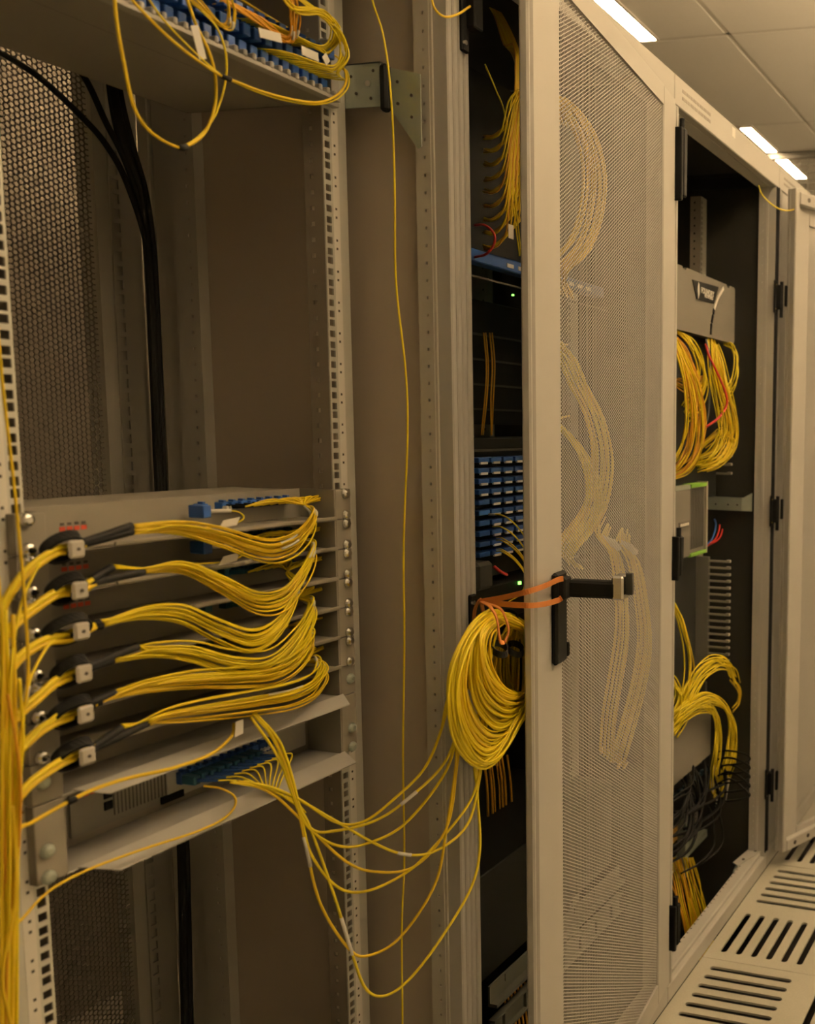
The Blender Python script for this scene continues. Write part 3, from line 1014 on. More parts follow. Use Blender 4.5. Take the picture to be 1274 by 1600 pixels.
# ------------------------------------------------------------------ top patch chassis in the first cabinet
ZB = 1.850
tc = empty('patch_chassis', (-.32, .27, ZB), 'patch panel chassis overhead with a comb edge and rows of blue plugs', 'patch panel')
MB().box((XA-.01, .140, ZB), (XB+.010, .392, ZB+.0016)).build('chassis_floor', mat('chassis_floor_grey', (.30, .28, .24), .55, var=.05, scale=8), tc)
MB().box((XB+.008, .140, ZB), (XB+.010, .392, ZB+.085)).box((XA-.01, .14, ZB), (XA-.008, .392, ZB+.085)).build('chassis_side', TRAYM, tc)
MB().box((XA-.01, .215, ZB), (XB+.010, .217, ZB+.085)).build('adapter_plate', GREYD, tc)
MB().box((XA-.01, .392, ZB), (XB+.010, .394, ZB+.085)).build('chassis_back', TRAYM, tc)
MB().box((XB+.010, RY-.003, ZB), (XR+.012, .158, ZB+.088)).build('ear', PAINT, tc)
MB().box((XL-.012, RY-.003, ZB), (XA-.010, .158, ZB+.088)).build('ear', PAINT, tc)
cbm = MB()
nt_ = 30
for i in range(nt_):
    x = XA+.012+(XB-XA-.012)*i/(nt_-1)
    cbm.box((x-.0030, .124, ZB+.004), (x+.0030, .136, ZB+.0125), .0015)
cbm.box((XA-.005, .126, ZB), (XB+.010, .142, ZB+.005))
cbm.build('comb_edge', PAINT, tc)
for row in range(3):
    for i in range(24):
        x = XA+.016+(XB-XA-.02)*i/23+.003*row
        z = ZB+.022+.021*row
        MB().box((x-.0060, .140-.004*row, z-.008), (x+.0060, .216, z+.006), .001).build('plug', BLUE, tc)
# fans of cords leaving the top chassis to the right
hub = ay(470, 40, .10)
for f_, (n, x0_, x1_, zz, via, m, lab) in enumerate((
        (12, -.36, -.26, ZB+.058, [(446, 62, .120), (458, 30, .105), (455, -10, .10), (448, -60, .10)], ORA, 'amber cord curving up out of the middle of the overhead blue plugs'),
        (14, -.25, -.16, ZB+.056, [(508, 78, .120), (526, 50, .105), (505, 18, .095), (460, 14, .10), (430, -30, .11)], YEL, 'yellow cord arching left from the right end of the overhead blue plugs'),
        (12, -.22, -.115, ZB+.030, [(525, 108, .115), (538, 80, .105), (528, 48, .100), (500, 22, .10), (440, -20, .105)], YEL3, 'pale yellow cord curling at the lower right of the overhead blue plugs'),
        (6, -.43, -.38, ZB+.056, [(348, 40, .115), (362, 18, .105), (352, -14, .10), (340, -50, .10)], YEL2, 'yellow cord curling up from the left group of overhead plugs'))):
    for i in range(n):
        t = i/(n-1)
        x = x0_+(x1_-x0_)*t
        st = np.array([x, .150, zz])
        pts = [st, st+np.array([.02, -.030, .0])]
        for (px, py, Y) in via:
            pts.append(ay(px+(t-.5)*14+random.gauss(0, 2), py+(t-.5)*12+random.gauss(0, 2), Y+random.gauss(0, .004)))
        cable_thing('patch_cable', pts, .00115, m, lab, 'cable', 'overhead patch cords', n=6, plug=(BLUE, .018), tags=((.48, .56),) if i % 3 == 1 else (), sides=5)
# three loose cords of the top chassis
cable_thing('patch_cable', W((178, -20, .10), (182, 30, .10), (192, 90, .102), (207, 160, .105), (225, 195, .11), (250, 217, .115), (275, 229, .12), (290, 229, .12), (318, 210, .118), (335, 170, .115), (337, 125, .11), (328, 85, .105), (305, 35, .105), (290, -10, .105)), .0019, YEL2, 'yellow cord hanging in a long loop below the overhead chassis', 'cable', n=9)
cable_thing('patch_cable', W((288, 228, .121), (312, 212, .119), (336, 180, .117), (352, 130, .114), (353, 85, .11), (340, 45, .108), (318, 20, .115), (300, 5, .13)), .0013, YEL3, 'thinner yellow cord rising beside the long loop to the blue plugs', 'cable', n=8)
cable_thing('patch_cable', W((196, -12, .10), (225, 20, .098), (260, 55, .098), (300, 88, .098), (345, 118, .098), (370, 128, .098), (400, 140, .1), (450, 154, .1), (495, 160, .1), (525, 150, .104), (540, 132, .108), (540, 112, .115), (528, 100, .13)), .0018, YEL2, 'pair of yellow cords slung along the comb edge of the overhead chassis', 'cable', n=8)
cable_thing('patch_cable', W((196, -60, .102), (255, 30, .102), (330, 105, .1), (370, 130, .1), (420, 150, .102), (480, 163, .104), (520, 158, .108), (543, 138, .112), (544, 115, .12), (534, 104, .135)), .0012, YEL3, 'thin yellow cord following the slung pair round its right bend', 'cable', n=8)
cable_thing('patch_cable', W((360, -12, .14), (410, 20, .145), (460, 50, .147), (505, 75, .147), (530, 92, .148)), .0017, YEL2, 'straight yellow cord slanting behind the overhead plugs', 'cable')
for i, (px, py, a, b) in enumerate(((313, 66, (-.007, .016), (.007, -.016)), (425, 55, (-.020, -.004), (.020, .004)), (488, 85, (-.018, -.001), (.016, .002)), (512, 92, (-.006, -.005), (.006, .005)))):
    c = ay(px, py, .096)
    w_ = .0055
    d = np.array([b[0]-a[0], 0, b[1]-a[1]])
    d /= np.linalg.norm(d)
    nrm = np.array([-d[2], 0, d[0]])*w_
    A, B = c+np.array([a[0], 0, a[1]]), c+np.array([b[0], .004, b[1]])
    tag(MB().prism([A-nrm, B-nrm, B+nrm, A+nrm], (0, .0008, 0)).build('paper_tag', LABELW),
        ('white paper tag on the long loop under the overhead chassis', 'white printed tag on the amber overhead cords', 'dim printed tag beside the amber cords overhead', 'small white tag on the curl at the right end of the overhead plugs')[i], 'tag', 'paper tags overhead')
MB().cyl(ay(281, 229, .12), ay(292, 229, .12), .0032, 8)
tag(MB().tube(W((279, 230, .12), (286, 231, .12), (292, 229, .12)), .0036, 8).build('cable_tie', RUBBER, None, True), 'black tie at the lowest point of the hanging yellow loop', 'cable tie')
tag(MB().tube(W((346, 118, .098), (352, 121, .098), (360, 124, .098)), .0032, 8).build('cable_tie', RUBBER, None, True), 'black tie on the cords slung along the comb edge', 'cable tie')

# ------------------------------------------------------------------ door of the second cabinet
DA = math.radians(7)
HNG = (.797, -.006)
DW, DZ0, DZ1 = .776, .058, 2.150


def dtf(p, h=HNG, a=DA):
    """door local: u = distance from hinge towards the free edge, v = out of the face, z"""
    u, v, z = p
    return (h[0]-u*math.cos(a)+v*math.sin(a)*1.0, h[1]-u*math.sin(a)-v*math.cos(a), z)


PU0, PU1, PZ0, PZ1 = .095, .662, .108, 2.082


def door_frame(tf):
    mb = MB(tf)
    mb.box((.006, 0, DZ0), (PU0, -.014, DZ1-.028), .003)
    mb.box((PU1, 0, DZ0), (DW-.008, -.014, DZ1-.028), .004)
    mb.box((PU0, 0, DZ0), (PU1, -.014, PZ0)).box((PU0, 0, PZ1), (PU1, -.014, DZ1-.028))
    mb.box((DW-.009, -.003, DZ0), (DW, -.018, DZ1-.028), .003).box((.006, -.012, DZ0), (.012, -.030, DZ1-.028))
    mb.box((.012, -.012, DZ0), (DW-.01, -.030, DZ0+.012)).box((.012, -.012, DZ1-.040), (DW-.01, -.030, DZ1-.028))
    return mb


d2 = door_frame(dtf).build('perforated_door', PAINT, racks[2])
perf = hex_plate('door_perforation', PU1-PU0, PZ1-PZ0, .0064, .86, .0006, PAINT)
o0 = dtf((PU1, -.004, PZ0))
place('perforated_sheet', perf, d2, o0, DA)


def dbox(name, m, parent, a, b, bev=.0):
    return MB(dtf).box(a, b, bev).build(name, m, parent)


# handle: recessed black body, swung-out lever, silver lock
def dpl(px, py, v=0.0):
    n = np.array([-math.sin(DA), math.cos(DA), 0])
    q = np.array([*dtf((0, v, 0))[:2], 0])
    d = ray(px, py)
    t = np.dot(q-CAM, n)/np.dot(d, n)
    return CAM+d*t


ht, hb = dpl(869, 893), dpl(869, 1036)
hu = (HNG[0]-ht[0])/math.cos(DA)
hz1, hz0 = ht[2], hb[2]
hd = dbox('handle_body', BLACK, d2, (hu-.022, .0, hz0), (hu+.022, .011, hz1), .004)
tip = dpl(945, 908, .075)
lever = MB(dtf)
lz = hz1-.026
lever.box((hu-.014, .008, lz-.018), (hu+.016, .022, lz+.018), .003)
lever.box((hu-.030, .018, lz-.016), (hu-.002, .098, lz+.012), .004)
lever.build('lever', BLACK, d2)
lk = MB(dtf)
lk.box((hu-.040, .092, lz-.018), (hu-.004, .112, lz+.022), .003)
lkk = lk.build('lock_barrel', STEEL, d2)
dbox('key', GREYD, d2, (hu-.024, .112, lz-.010), (hu-.016, .124, lz+.026), .001)
dbox('latch_tab', BLACK, d2, (hu-.030, .004, hz0+.006), (hu-.020, .012, hz0+.030), .002)
for py0, py1 in ((196, 312), (838, 906), (1408, 1476)):
    z1_, z0_ = ay(1058, py0, -.01)[2], ay(1058, py1, -.01)[2]
    q = MB().box((.797, -.020, z0_), (.806, .0, z1_), .002).box((.806, -.022, z0_+.01), (.826, -.006, z1_), .003).cyl((.812, -.014, z0_+.02), (.812, -.014, z1_+.02), .006, 10)
    q.build('hinge', BLACK, d2)
# earth cord sticker, header print
for px, py, w_, h_, k in ((934, 27, .018, .008, 2), (1147, 207, .012, .012, 3)):
    c = ay(px, py, -.0006)
    MB().box((c[0]-w_, c[1], c[2]-h_), (c[0]+w_, c[1]+.0006, c[2]+h_)).build('sticker', WHITEP, racks[k])
for k, xs_ in ((3, .815), (4, 1.615)):
    pr = MB()
    for row in range(2):
        xx = xs_+.03
        while xx < xs_+.20:
            w_ = random.uniform(.010, .022)
            pr.box((xx, -.0005, 2.152-.016*row), (xx+w_, .0005, 2.159-.016*row))
            xx += w_+.004
    pr.build('header_print', mat('grey_print', (.28, .26, .23), .7), racks[k])

# lock keepers (black plates with screws) on the frame post between the first and second cabinet
for z, top in ((1.098, 0), (2.02, 1)):
    hh = .042 if not top else .075
    kp = MB().box((.002, -.006, z-hh), (.019, .001, z+hh), .002).build('lock_keeper', BLACK, racks[2])
    for dz in (-hh+.012, hh-.012):
        MB().cyl((.0065, -.009, z+dz), (.0065, -.005, z+dz), .0036, 10).build('screw', STEEL, kp)
    if top:
        MB().box((.012, -.020, z-.04), (.034, .0, z+hh), .002).build('keeper_block', BLACK, kp)

# orange band tying the handle back to the post and carrying the coil
st = empty('orange_band', tuple(ay(745, 940, -.03)), 'orange rubber band tying the door handle to the frame post and holding the coil', 'strap')
knot = ay(752, 940, -.028)
hA, hB = dpl(872, 906, .016), dpl(872, 938, .016)
MB().ribbon(spline([knot, ay(790, 933, -.07), ay(826, 924, -.112), dpl(850, 916, .010), hA, dpl(880, 904, .020)], 8), .0085, .0018, (0, 0, 1)).build('upper_strand', STRAP, st)
MB().ribbon(spline([knot, ay(790, 944, -.07), ay(826, 946, -.112), dpl(850, 944, .010), hB, dpl(878, 934, .020)], 8), .0085, .0018, (0, 0, 1)).build('lower_strand', STRAP, st)
MB().ribbon(spline([ay(740, 985, -.012), ay(742, 955, -.016), ay(748, 940, -.026), knot, ay(757, 965, -.03)], 6), .0075, .0018, (1, 0, 0)).build('post_loop', STRAP, st)
MB().ribbon(spline([knot, ay(765, 947, -.07), ay(776, 965, -.092), ay(780, 990, -.098), ay(783, 1003, -.095), ay(790, 1001, -.09), ay(795, 985, -.09), ay(790, 965, -.088), ay(780, 950, -.075), knot], 7), .0065, .0018, (1, .3, 0)).build('coil_loop', STRAP, st)

# ------------------------------------------------------------------ second cabinet contents
# cords fanned out of a tall patch field at the top
for r_ in range(9):
    y0 = 214+21.5*r_
    for i in range(7):
        p0 = ay(757+random.gauss(0, 1), y0+random.gauss(0, 2.5), .15)
        p1 = ay(770+i*1.2, y0+2-i*1.4, .12)
        ex, ey = 789+i*6.2, y0-26-7*i
        pts = [p0, p1, ay(ex-5, ey+16, .10), ay(ex+6, ey-30, .09), ay(812+i*2.2-r_*.8, 130-r_*5+i*5, .10), ay(796+i*3-r_, 70+i*3, .13), ay(772+i*2, 22, .17), ay(752, -8, .2)]
        cable_thing('patch_cable', pts, .0016, random.choice((ORA, YEL2, YEL2, YEL)), 'amber cord in the %s comb of cords from the top, second cabinet' % ('first', 'second', 'third', 'fourth', 'fifth', 'sixth', 'seventh', 'eighth', 'lowest')[r_], 'cable', 'fanned cords at the top of the second cabinet', n=5, sides=5)
for i in range(5):
    pts = W((758+i, 100+4*i, .12), (775, 140, .11), (790+i*2, 185+6*i, .1), (800+i*4, 300, .09), (812+3*i, 400, .10))
    if i < 2:
        cable_thing('patch_cable', pts, .0013, YEL3, ('bright yellow cord slanting down across the fanned cords', 'second bright yellow cord just beside the slanting one')[i], 'cable', n=6)
cable_thing('patch_cable', W((742, 352, .13), (758, 352, .10), (772, 365, .085), (772, 382, .085), (760, 397, .10), (742, 402, .13)), .0022, RED, 'red cord looping out beside the fanned cords', 'cable')
f = ay(799, 362, .08)
tag(MB().box((f[0]-.008, f[1], f[2]-.012), (f[0]+.008, f[1]+.001, f[2]+.012)).build('paper_tag', LABELW), 'white paper tag hanging among the lowest fanned cords', 'tag')
# tall black frame the patch field sits in
pf = empty('patch_field', (.37, .17, 1.70), 'black patch field frame with blue strip and white labels below the fanned cords', 'patch panel')
MB().box((.2, .172, 1.702), (.72, .19, 2.03)).build('black_field', BLACKM, pf)
MB().box((.2, .130, 1.684), (.72, .16, 1.706), .002).build('blue_strip', BLUE, pf)
q = MB()
for i in range(9):
    q.box((.33+.038*i, .1285, 1.690), (.352+.038*i, .130, 1.697))
q.build('label', LABELW, pf)
MB().box((.2, .12, 1.655), (.72, .124, 1.658)).build('guard_wire', GREYD, pf)
# switch with LED
sw = empty('network_switch', (.45, .2, 1.5), 'black equipment unit with one green light below the blue strip', 'switch')
MB().box((.2, .33, 1.40), (.72, .50, 1.66), .002).build('case', BLACKM, sw)
for i in range(4):
    MB().box((.21, .322, 1.43+.052*i), (.71, .33, 1.434+.052*i)).build('module_edge', GREYD, sw)
c = ay(803, 461, .325)
MB().cyl(c, c+np.array([0, .004, 0]), .0022, 8).build('light', LEDG, sw)
for i in range(4):
    x = 757+4*i+random.gauss(0, 1)
    tag(cord('riser_cable', W((x, 520, .31), (x+4, 570, .30), (x+2, 620, .30), (x+random.gauss(0, 3), 680, .31)), .0017, ORA, n=6), 'dim amber cord standing in the dark middle of the second cabinet', 'cable', 'dim cords in the second cabinet')
# adapter wall: rows of blue adapters with white labels
aw = empty('adapter_wall', (.36, .15, 1.2), 'black adapter field with rows of blue ports and white labels', 'patch panel')
MB().box((.19, .165, 1.115), (.72, .30, 1.375)).build('field_plate', BLACKM, aw)
MB().box((.19, .155, 1.352), (.72, .17, 1.356)).build('field_edge', GREYD, aw)
for row in range(10):
    for col in range(7):
        c0 = ay(756+18.2*col, 722+17.2*row-1.0*col*(.5+.1*row), .150)
        x, z = .268+.0405*col, 1.337-.0192*row
        ad = MB().box((x-.017, .142, z-.0045), (x+.017, .166, z+.0045), .001).build('adapter', BLUE, aw)
        if not (col == 0 and row >= 4):
            MB().box((x-.011, .1412, z-.0072), (x+.011, .1445, z-.0030)).build('port_label', LABELW, ad)
for i, (py, w_) in enumerate(((805, 0), (824, 1), (841, 2), (859, 3), (862, 4), (845, 5))):
    pts = W((764+6*min(w_, 2), py-1, .142), (785, py, .115), (805, py+14, .10), (822, py+38, .09), (828, py+70, .09), (826, py+130, .1))
    cable_thing('patch_cable', pts, .0014, (YEL3, YEL, YEL2)[i % 3], 'yellow cord plugged into the blue adapter field, number %s from the top' % ('one', 'two', 'three', 'four', 'five', 'six')[i], 'cable', 'cords of the blue adapter field', n=6, tags=((.0, .12),) if i == 0 else ())
cable_thing('patch_cable', W((826, 850, .08), (826, 890, .08), (820, 915, .08), (812, 930, .09), (795, 940, .1)), .0011, YEL3, 'pale thin cord hanging below the adapter field', 'cable')
gb = empty('grey_module', tuple(ay(760, 925, .13)), 'dark grey rounded module beside the green light below the adapter field', 'module')
a, b = ay(748, 925, .13), ay(772, 876, .13)
MB().box((a[0], .13, a[2]), (b[0], .2, b[2]), .006).build('body', GREYD, gb)
tag(cord('patch_cable', W((772, 885, .12), (782, 893, .11), (792, 898, .12)), .003, RED, n=5), 'short red cord beside the dark grey module', 'cable')
sw = empty('network_switch', (.45, .2, 1.05), 'black unit with one green light just above the orange band', 'switch')
MB().box((.2, .15, 1.03), (.72, .45, 1.10), .002).build('case', BLACKM, sw)
c = ay(813, 911, .147)
MB().box((c[0]-.003, .146, c[2]-.003), (c[0]+.003, .15, c[2]+.003)).build('light', LEDG, sw)
for i in range(7):
    x = 762+6*i+random.gauss(0, 1.5)
    tag(cord('riser_cable', W((x-6, 1180, .26), (x, 1230, .265), (x+2, 1290, .27), (x+5+random.gauss(0, 2), 1350, .28)), random.choice((.0018, .0028)), ORA, n=6), 'amber cord hanging in the dark below the yellow coil', 'cable', 'dim cords below the coil')
# lower units: black box, slide rails
bx = empty('server', (.45, .3, .36), 'black box on slide rails in the lower part of the second cabinet', 'server')
MB().box((.2, .12, .37), (.74, .5, .575), .002).build('case', BLACKM, bx)
sr = empty('slide_rail', (.45, .12, .30), 'pair of grey slide rails under the black box in the second cabinet', 'rail')
mb = MB().box((.2, .10, .335), (.74, .104, .368)).box((.2, .085, .328), (.74, .104, .335))
for i in range(5):
    mb.box((.25+.09*i, .0985, .352), (.262+.09*i, .1, .366))
mb.build('upper_rail', mat('rail_dull', (.10, .10, .085), .5, metal=.2), sr)
mb = MB().box((.2, .10, .262), (.74, .104, .298))
mb.box((.2, .090, .298), (.74, .104, .302)).box((.2, .090, .258), (.74, .104, .262))
for i in range(7):
    mb.box((.24+.075*i, .094, .262), (.246+.075*i, .1, .298))
mb.build('lower_rail', mat('rail_dull', (.20, .20, .17)), sr)
for i in range(9):
    x = 790+6*i
    tag(cord('floor_cable', W((x-6, 1535, .16), (x, 1570, .15), (x+6, 1620, .13), (x+8, 1700, .12)), .0022, ORA, n=5), 'amber cord entering the second cabinet through the floor', 'cable', 'amber cords from the floor')
# cords behind the perforated door
behind = [
    ('upper', 16, [(866, 150, .07), (895, 175, .05), (918, 215, .04), (930, 270, .03), (925, 330, .03), (905, 385, .04), (868, 425, .06)], 18, 14, 'yellow cord in the upper bunch pressed behind the perforated door', YEL2),
    ('middle', 12, [(860, 535, .07), (885, 560, .05), (905, 605, .04), (930, 655, .03), (942, 720, .03), (930, 790, .04), (895, 840, .05), (860, 860, .07)], 16, 12, 'yellow cord in the middle bunch pressed behind the perforated door', YEL3),
    ('lower middle', 10, [(862, 650, .06), (890, 680, .045), (918, 720, .035), (930, 770, .035), (920, 815, .04), (885, 860, .05)], 12, 16, 'yellow cord crossing low in the middle bunch behind the door', YEL3),
    ('left lower', 9, [(940, 838, .05), (962, 870, .035), (970, 920, .03), (972, 990, .03), (962, 1060, .03), (952, 1120, .035), (948, 1180, .04)], 11, 12, 'yellow cord hanging straight in the lower bunch behind the door', YEL3),
    ('right lower', 9, [(975, 850, .05), (992, 880, .035), (1003, 940, .03), (1008, 1000, .03), (1000, 1060, .03), (985, 1120, .035), (965, 1190, .04)], 8, 12, 'yellow cord bowed to the right in the lower bunch behind the door', YEL),
]
for nm, n, pts, sx, sy, lab, m in behind:
    for i in range(n):
        t = i/(n-1)-.5
        j1, j2 = random.gauss(0, 1), random.gauss(0, 1)
        ctrl = []
        for q_, (x, y, Y) in enumerate(pts):
            ctrl.append(ay(x+t*sx*2+j1*2, y+t*sy+j2*3, Y-.028+random.gauss(0, .003)))
        ctrl.append(ctrl[-1]+np.array([.165, .075, -.05 if 'lower' in nm else -.01])+jit(.004))
        ctrl.insert(0, ctrl[0]+np.array([.165, .075, .01])+jit(.004))
        tag(cord('patch_cable', ctrl, .0021, m if random.random() < .8 else YEL2, n=6, sides=5), lab, 'cable', 'cords behind the perforated door')
for i, (px, py) in enumerate(((958, 848), (985, 855))):
    c = ay(px, py, .005)
    tag(MB().tube([c+np.array([-.02, .012, .012]), c, c+np.array([.02, -.004, -.014])], [.005, .008, .006], 10).build('cable_wrap', LABELW, None, True),
        ('left whitish wrap round the cords behind the door', 'right whitish wrap round the cords behind the door')[i], 'cable wrap')

# ------------------------------------------------------------------ third cabinet contents
BZ0, BZ1, BX0, BX1, BY = 1.650, 1.812, .86, 1.500, .10
bz = empty('network_chassis', (1.18, .3, BZ0-.35), 'grey chassis bezel with dark logo badge and curved white stripe', 'network chassis')
mb = MB()
rc = .010
poly = [(BX0, BY, BZ0), (BX1-rc, BY, BZ0), (BX1-.003, BY, BZ0+.003), (BX1, BY, BZ0+rc), (BX1, BY, BZ1-rc), (BX1-.003, BY, BZ1-.003), (BX1-rc, BY, BZ1),
        (1.455, BY, BZ1), (1.45, BY, BZ1-.007), (1.432, BY, BZ1-.007), (1.427, BY, BZ1), (1.125, BY, BZ1), (1.12, BY, BZ1-.006), (1.10, BY, BZ1-.006), (1.095, BY, BZ1), (BX0, BY, BZ1)]
mb.prism(poly, (0, .03, 0))
mb.build('bezel', GREY, bz)
MB().box((BX0, BY+.03, 1.2), (1.44, .48, BZ1-.01)).build('case', BLACKM, bz)
bp = [(1.178, BY-.004, 1.795), (1.372, BY-.004, 1.795), (1.345, BY-.004, 1.737), (1.222, BY-.004, 1.737)]


def bez(px, py, Y=BY):
    q = ay(px, py, Y)
    return np.array([q[0], Y, q[2]])


badge = [bez(1081.5, 437), bez(1122, 448.5), bez(1114.5, 474), bez(1088, 467)]
MB().prism([p+np.array([0, -.003, 0]) for p in badge], (0, .004, 0)).build('badge', BLACK, bz)
stp = spline([bez(1130, 450), bez(1122.5, 463), bez(1117.5, 476), bez(1115.5, 483)], 8)
MB().ribbon([p+np.array([0, -.002, 0]) for p in stp], .010, .002, (1, 0, 0)).build('white_stripe', LABELW, bz)
for (a_, b_) in (((1115.4, 483), (1114, 490)), ((1113.6, 492.5), (1111.6, 504)), ((1111.2, 506), (1110.4, 523))):
    MB().ribbon([bez(*a_)+np.array([0, -.002, 0]), bez(*b_)+np.array([0, -.002, 0])], .010, .002, (1, 0, 0)).build('stripe_slot', BLACK, bz)


def text_mesh(body, size, name, m, parent, at, bold=.0):
    cu = bpy.data.curves.new(name, 'FONT')
    cu.body = body
    cu.size = size
    cu.offset = bold
    cu.extrude = .0004
    ob = bpy.data.objects.new('tmp', cu)
    COL.objects.link(ob)
    me = bpy.data.meshes.new_from_object(ob.evaluated_get(bpy.context.evaluated_depsgraph_get()))
    bpy.data.objects.remove(ob)
    me.materials.clear()
    me.materials.append(m)
    o = bpy.data.objects.new(name, me)
    COL.objects.link(o)
    o.parent = parent
    o.location = tuple(np.array(at)-world_loc(parent))
    o.rotation_euler = (PI/2, 0, 0)
    return o


t0 = bez(1096, 457, BY-.0036)
text_mesh('FOUNDRY', .0205, 'badge_lettering', WHITEP, bz, (t0[0], BY-.0036, t0[2]), .0006)
t1 = bez(1101.5, 463, BY-.0036)
text_mesh('NETWORKS', .0115, 'badge_lettering', WHITEP, bz, (t1[0], BY-.0036, t1[2]-.002), .0004)
c = bez(1092, 453, BY-.0036)
MB().prism([c+np.array([0, 0, -.024]), c+np.array([.009, 0, -.010]), c+np.array([.006, 0, .016]), c+np.array([0, 0, .020]), c+np.array([-.006, 0, .002])], (0, .001, 0)).build('badge_mark', WHITEP, bz)

# cords hanging below the bezel
hang = [
    (30, [(1052, 522, .115), (1064, 548, .085), (1080, 590, .07), (1088, 640, .065), (1085, 690, .075), (1068, 725, .10), (1046, 738, .13)], 22, 'yellow cord in the left bunch hanging below the grey bezel', (YEL, YEL2, ORA)),
    (10, [(1060, 520, .12), (1078, 535, .09), (1092, 560, .08), (1098, 590, .08), (1090, 620, .09), (1072, 645, .11)], 10, 'yellow cord curling out of the left bunch below the grey bezel', (YEL3, YEL)),
    (26, [(1114, 530, .12), (1118, 555, .085), (1125, 600, .075), (1136, 645, .07), (1137, 685, .075), (1118, 715, .095), (1090, 726, .13)], 22, 'yellow cord in the right bunch hanging below the grey bezel', (YEL, YEL2, YEL3)),
    (6, [(1132, 536, .12), (1146, 545, .09), (1152, 565, .085), (1150, 595, .08), (1138, 620, .085), (1128, 645, .09)], 6, 'pale yellow cord curling at the right end below the bezel', (YEL3,)),
    (12, [(1050, 595, .13), (1066, 602, .11), (1085, 612, .10), (1095, 598, .10), (1105, 600, .13)], 12, 'amber cord crossing between the two hanging bunches', (ORA, YEL2)),
    (12, [(1095, 700, .13), (1110, 690, .11), (1128, 678, .09), (1142, 690, .08), (1136, 715, .085), (1112, 728, .11), (1088, 727, .13)], 10, 'yellow cord sweeping low at the foot of the right bunch', (YEL, YEL2)),
]
for n, pts, sp_, lab, ms in hang:
    for i in range(n):
        t = i/max(1, n-1)-.5
        j1, j2 = random.gauss(0, 1), random.gauss(0, 1)
        ctrl = [ay(x+t*sp_*(.5+.9*math.sin(PI*k_/(len(pts)-1)))+j1*2.0+random.gauss(0, 1.2), y+t*sp_*.8+j2*5*(k_ > 0), Y+random.gauss(0, .006)) for k_, (x, y, Y) in enumerate(pts)]
        tag(cord('patch_cable', ctrl, .0018, random.choice(ms), n=6, sides=5), lab, 'cable', 'cords hanging below the grey bezel')
cable_thing('patch_cable', W((1103, 538, .10), (1108, 555, .075), (1120, 580, .062), (1133, 610, .058), (1136, 632, .058), (1124, 652, .065), (1104, 667, .09)), .0034, RED, 'red cord bowed in front of the yellow cords below the bezel', 'cable', n=8, sides=8)
cable_thing('patch_cable', W((1104, 530, .10), (1109, 560, .08), (1109, 620, .08), (1106, 655, .09), (1098, 680, .11)), .0026, mat('cable_slate', (.10, .12, .13), .4), 'slate grey cord hanging between the two yellow bunches', 'cable', n=8)


# cable fingers at the right side of the chassis
def finger_bar(zt_, zb_, n, lab):
    fbm = empty('finger_bracket', (1.497, .16, zb_), lab, 'cable guide', 'cable finger guides')
    MB().box((1.490, .170, zb_-.02), (1.504, .225, zt_+.012)).build('back_strip', mat('finger_strip_grey', (.12, .115, .10), .5), fbm)
    for i in range(n):
        z = zt_-(zt_-zb_)*i/max(1, n-1)
        MB().box((1.493, .112, z-.003), (1.501, .172, z+.003), .001).box((1.488, .100, z-.002), (1.501, .113, z+.006), .001).build('finger', mat('finger_grey', (.24, .23, .20), .45), fbm)


finger_bar(1.345, 1.265, 4, 'grey cable finger guide beside the foot of the yellow cords')
finger_bar(.998, .690, 16, 'tall grey cable finger guide with sixteen fingers under the green edged module')

# module with green edges
gm = empty('power_module', (1.17, .14, 1.05), 'grey ribbed module with green edges at top and bottom', 'module')
MB().box((1.0, .10, 1.055), (1.168, .16, 1.245), .002).build('left_cover', GREY, gm)
MB().box((1.168, .105, 1.060), (1.285, .16, 1.245), .002).build('ribbed_cover', GREY, gm)
for i in range(9):
    MB().box((1.176+.0115*i, .1035, 1.072), (1.182+.0115*i, .106, 1.236)).build('rib', GREYD, gm)
MB().box((1.168, .098, 1.240), (1.285, .125, 1.250), .001).build('green_edge', GREEN, gm)
MB().box((1.168, .098, 1.052), (1.285, .125, 1.061), .001).build('green_edge', GREEN, gm)
MB().box((1.285, .100, 1.050), (1.298, .16, 1.252), .001).build('side_cheek', TRAYM, gm)
MB().box((1.085, .098, 1.138), (1.160, .101, 1.153)).build('name_plate', INK, gm)
q = MB()
for i in range(6):
    q.box((1.093+.010*i, .0975, 1.142), (1.100+.010*i, .0985, 1.149))
q.build('plate_print', LABELW, gm)
MB().box((1.0, .098, 1.238), (1.16, .11, 1.250)).build('top_edge', ZINC, gm)
un = empty('dark_unit', (1.2, .3, .6), 'black equipment stack between the module and the lower grey unit', 'equipment')
MB().box((.98, .135, .62), (1.30, .48, 1.045)).build('case', BLACKM, un)
MB().box((.98, .135, 1.255), (1.30, .48, 1.36)).build('upper_case', BLACKM, un)
for i in range(7):
    MB().cyl((1.03+.035*i, .130, 1.300), (1.03+.035*i, .136, 1.300), .006, 8).build('knob', STEEL, un)
for i, (dx, m, nm) in enumerate(((0, RED, 'red'), (5, RED, 'red'), (-6, BLUE, 'blue'))):
    cable_thing('patch_cable', W((1121+dx, 806, .2), (1125+dx, 820, .17), (1120+dx, 840, .15), (1107+dx*.4, 851, .16), (1095, 858, .17)), .0028, m, ('red cord curving out under the zinc bracket, inner one', 'red cord curving out under the zinc bracket, outer one', 'blue cord behind the red pair under the zinc bracket')[i], 'cable')
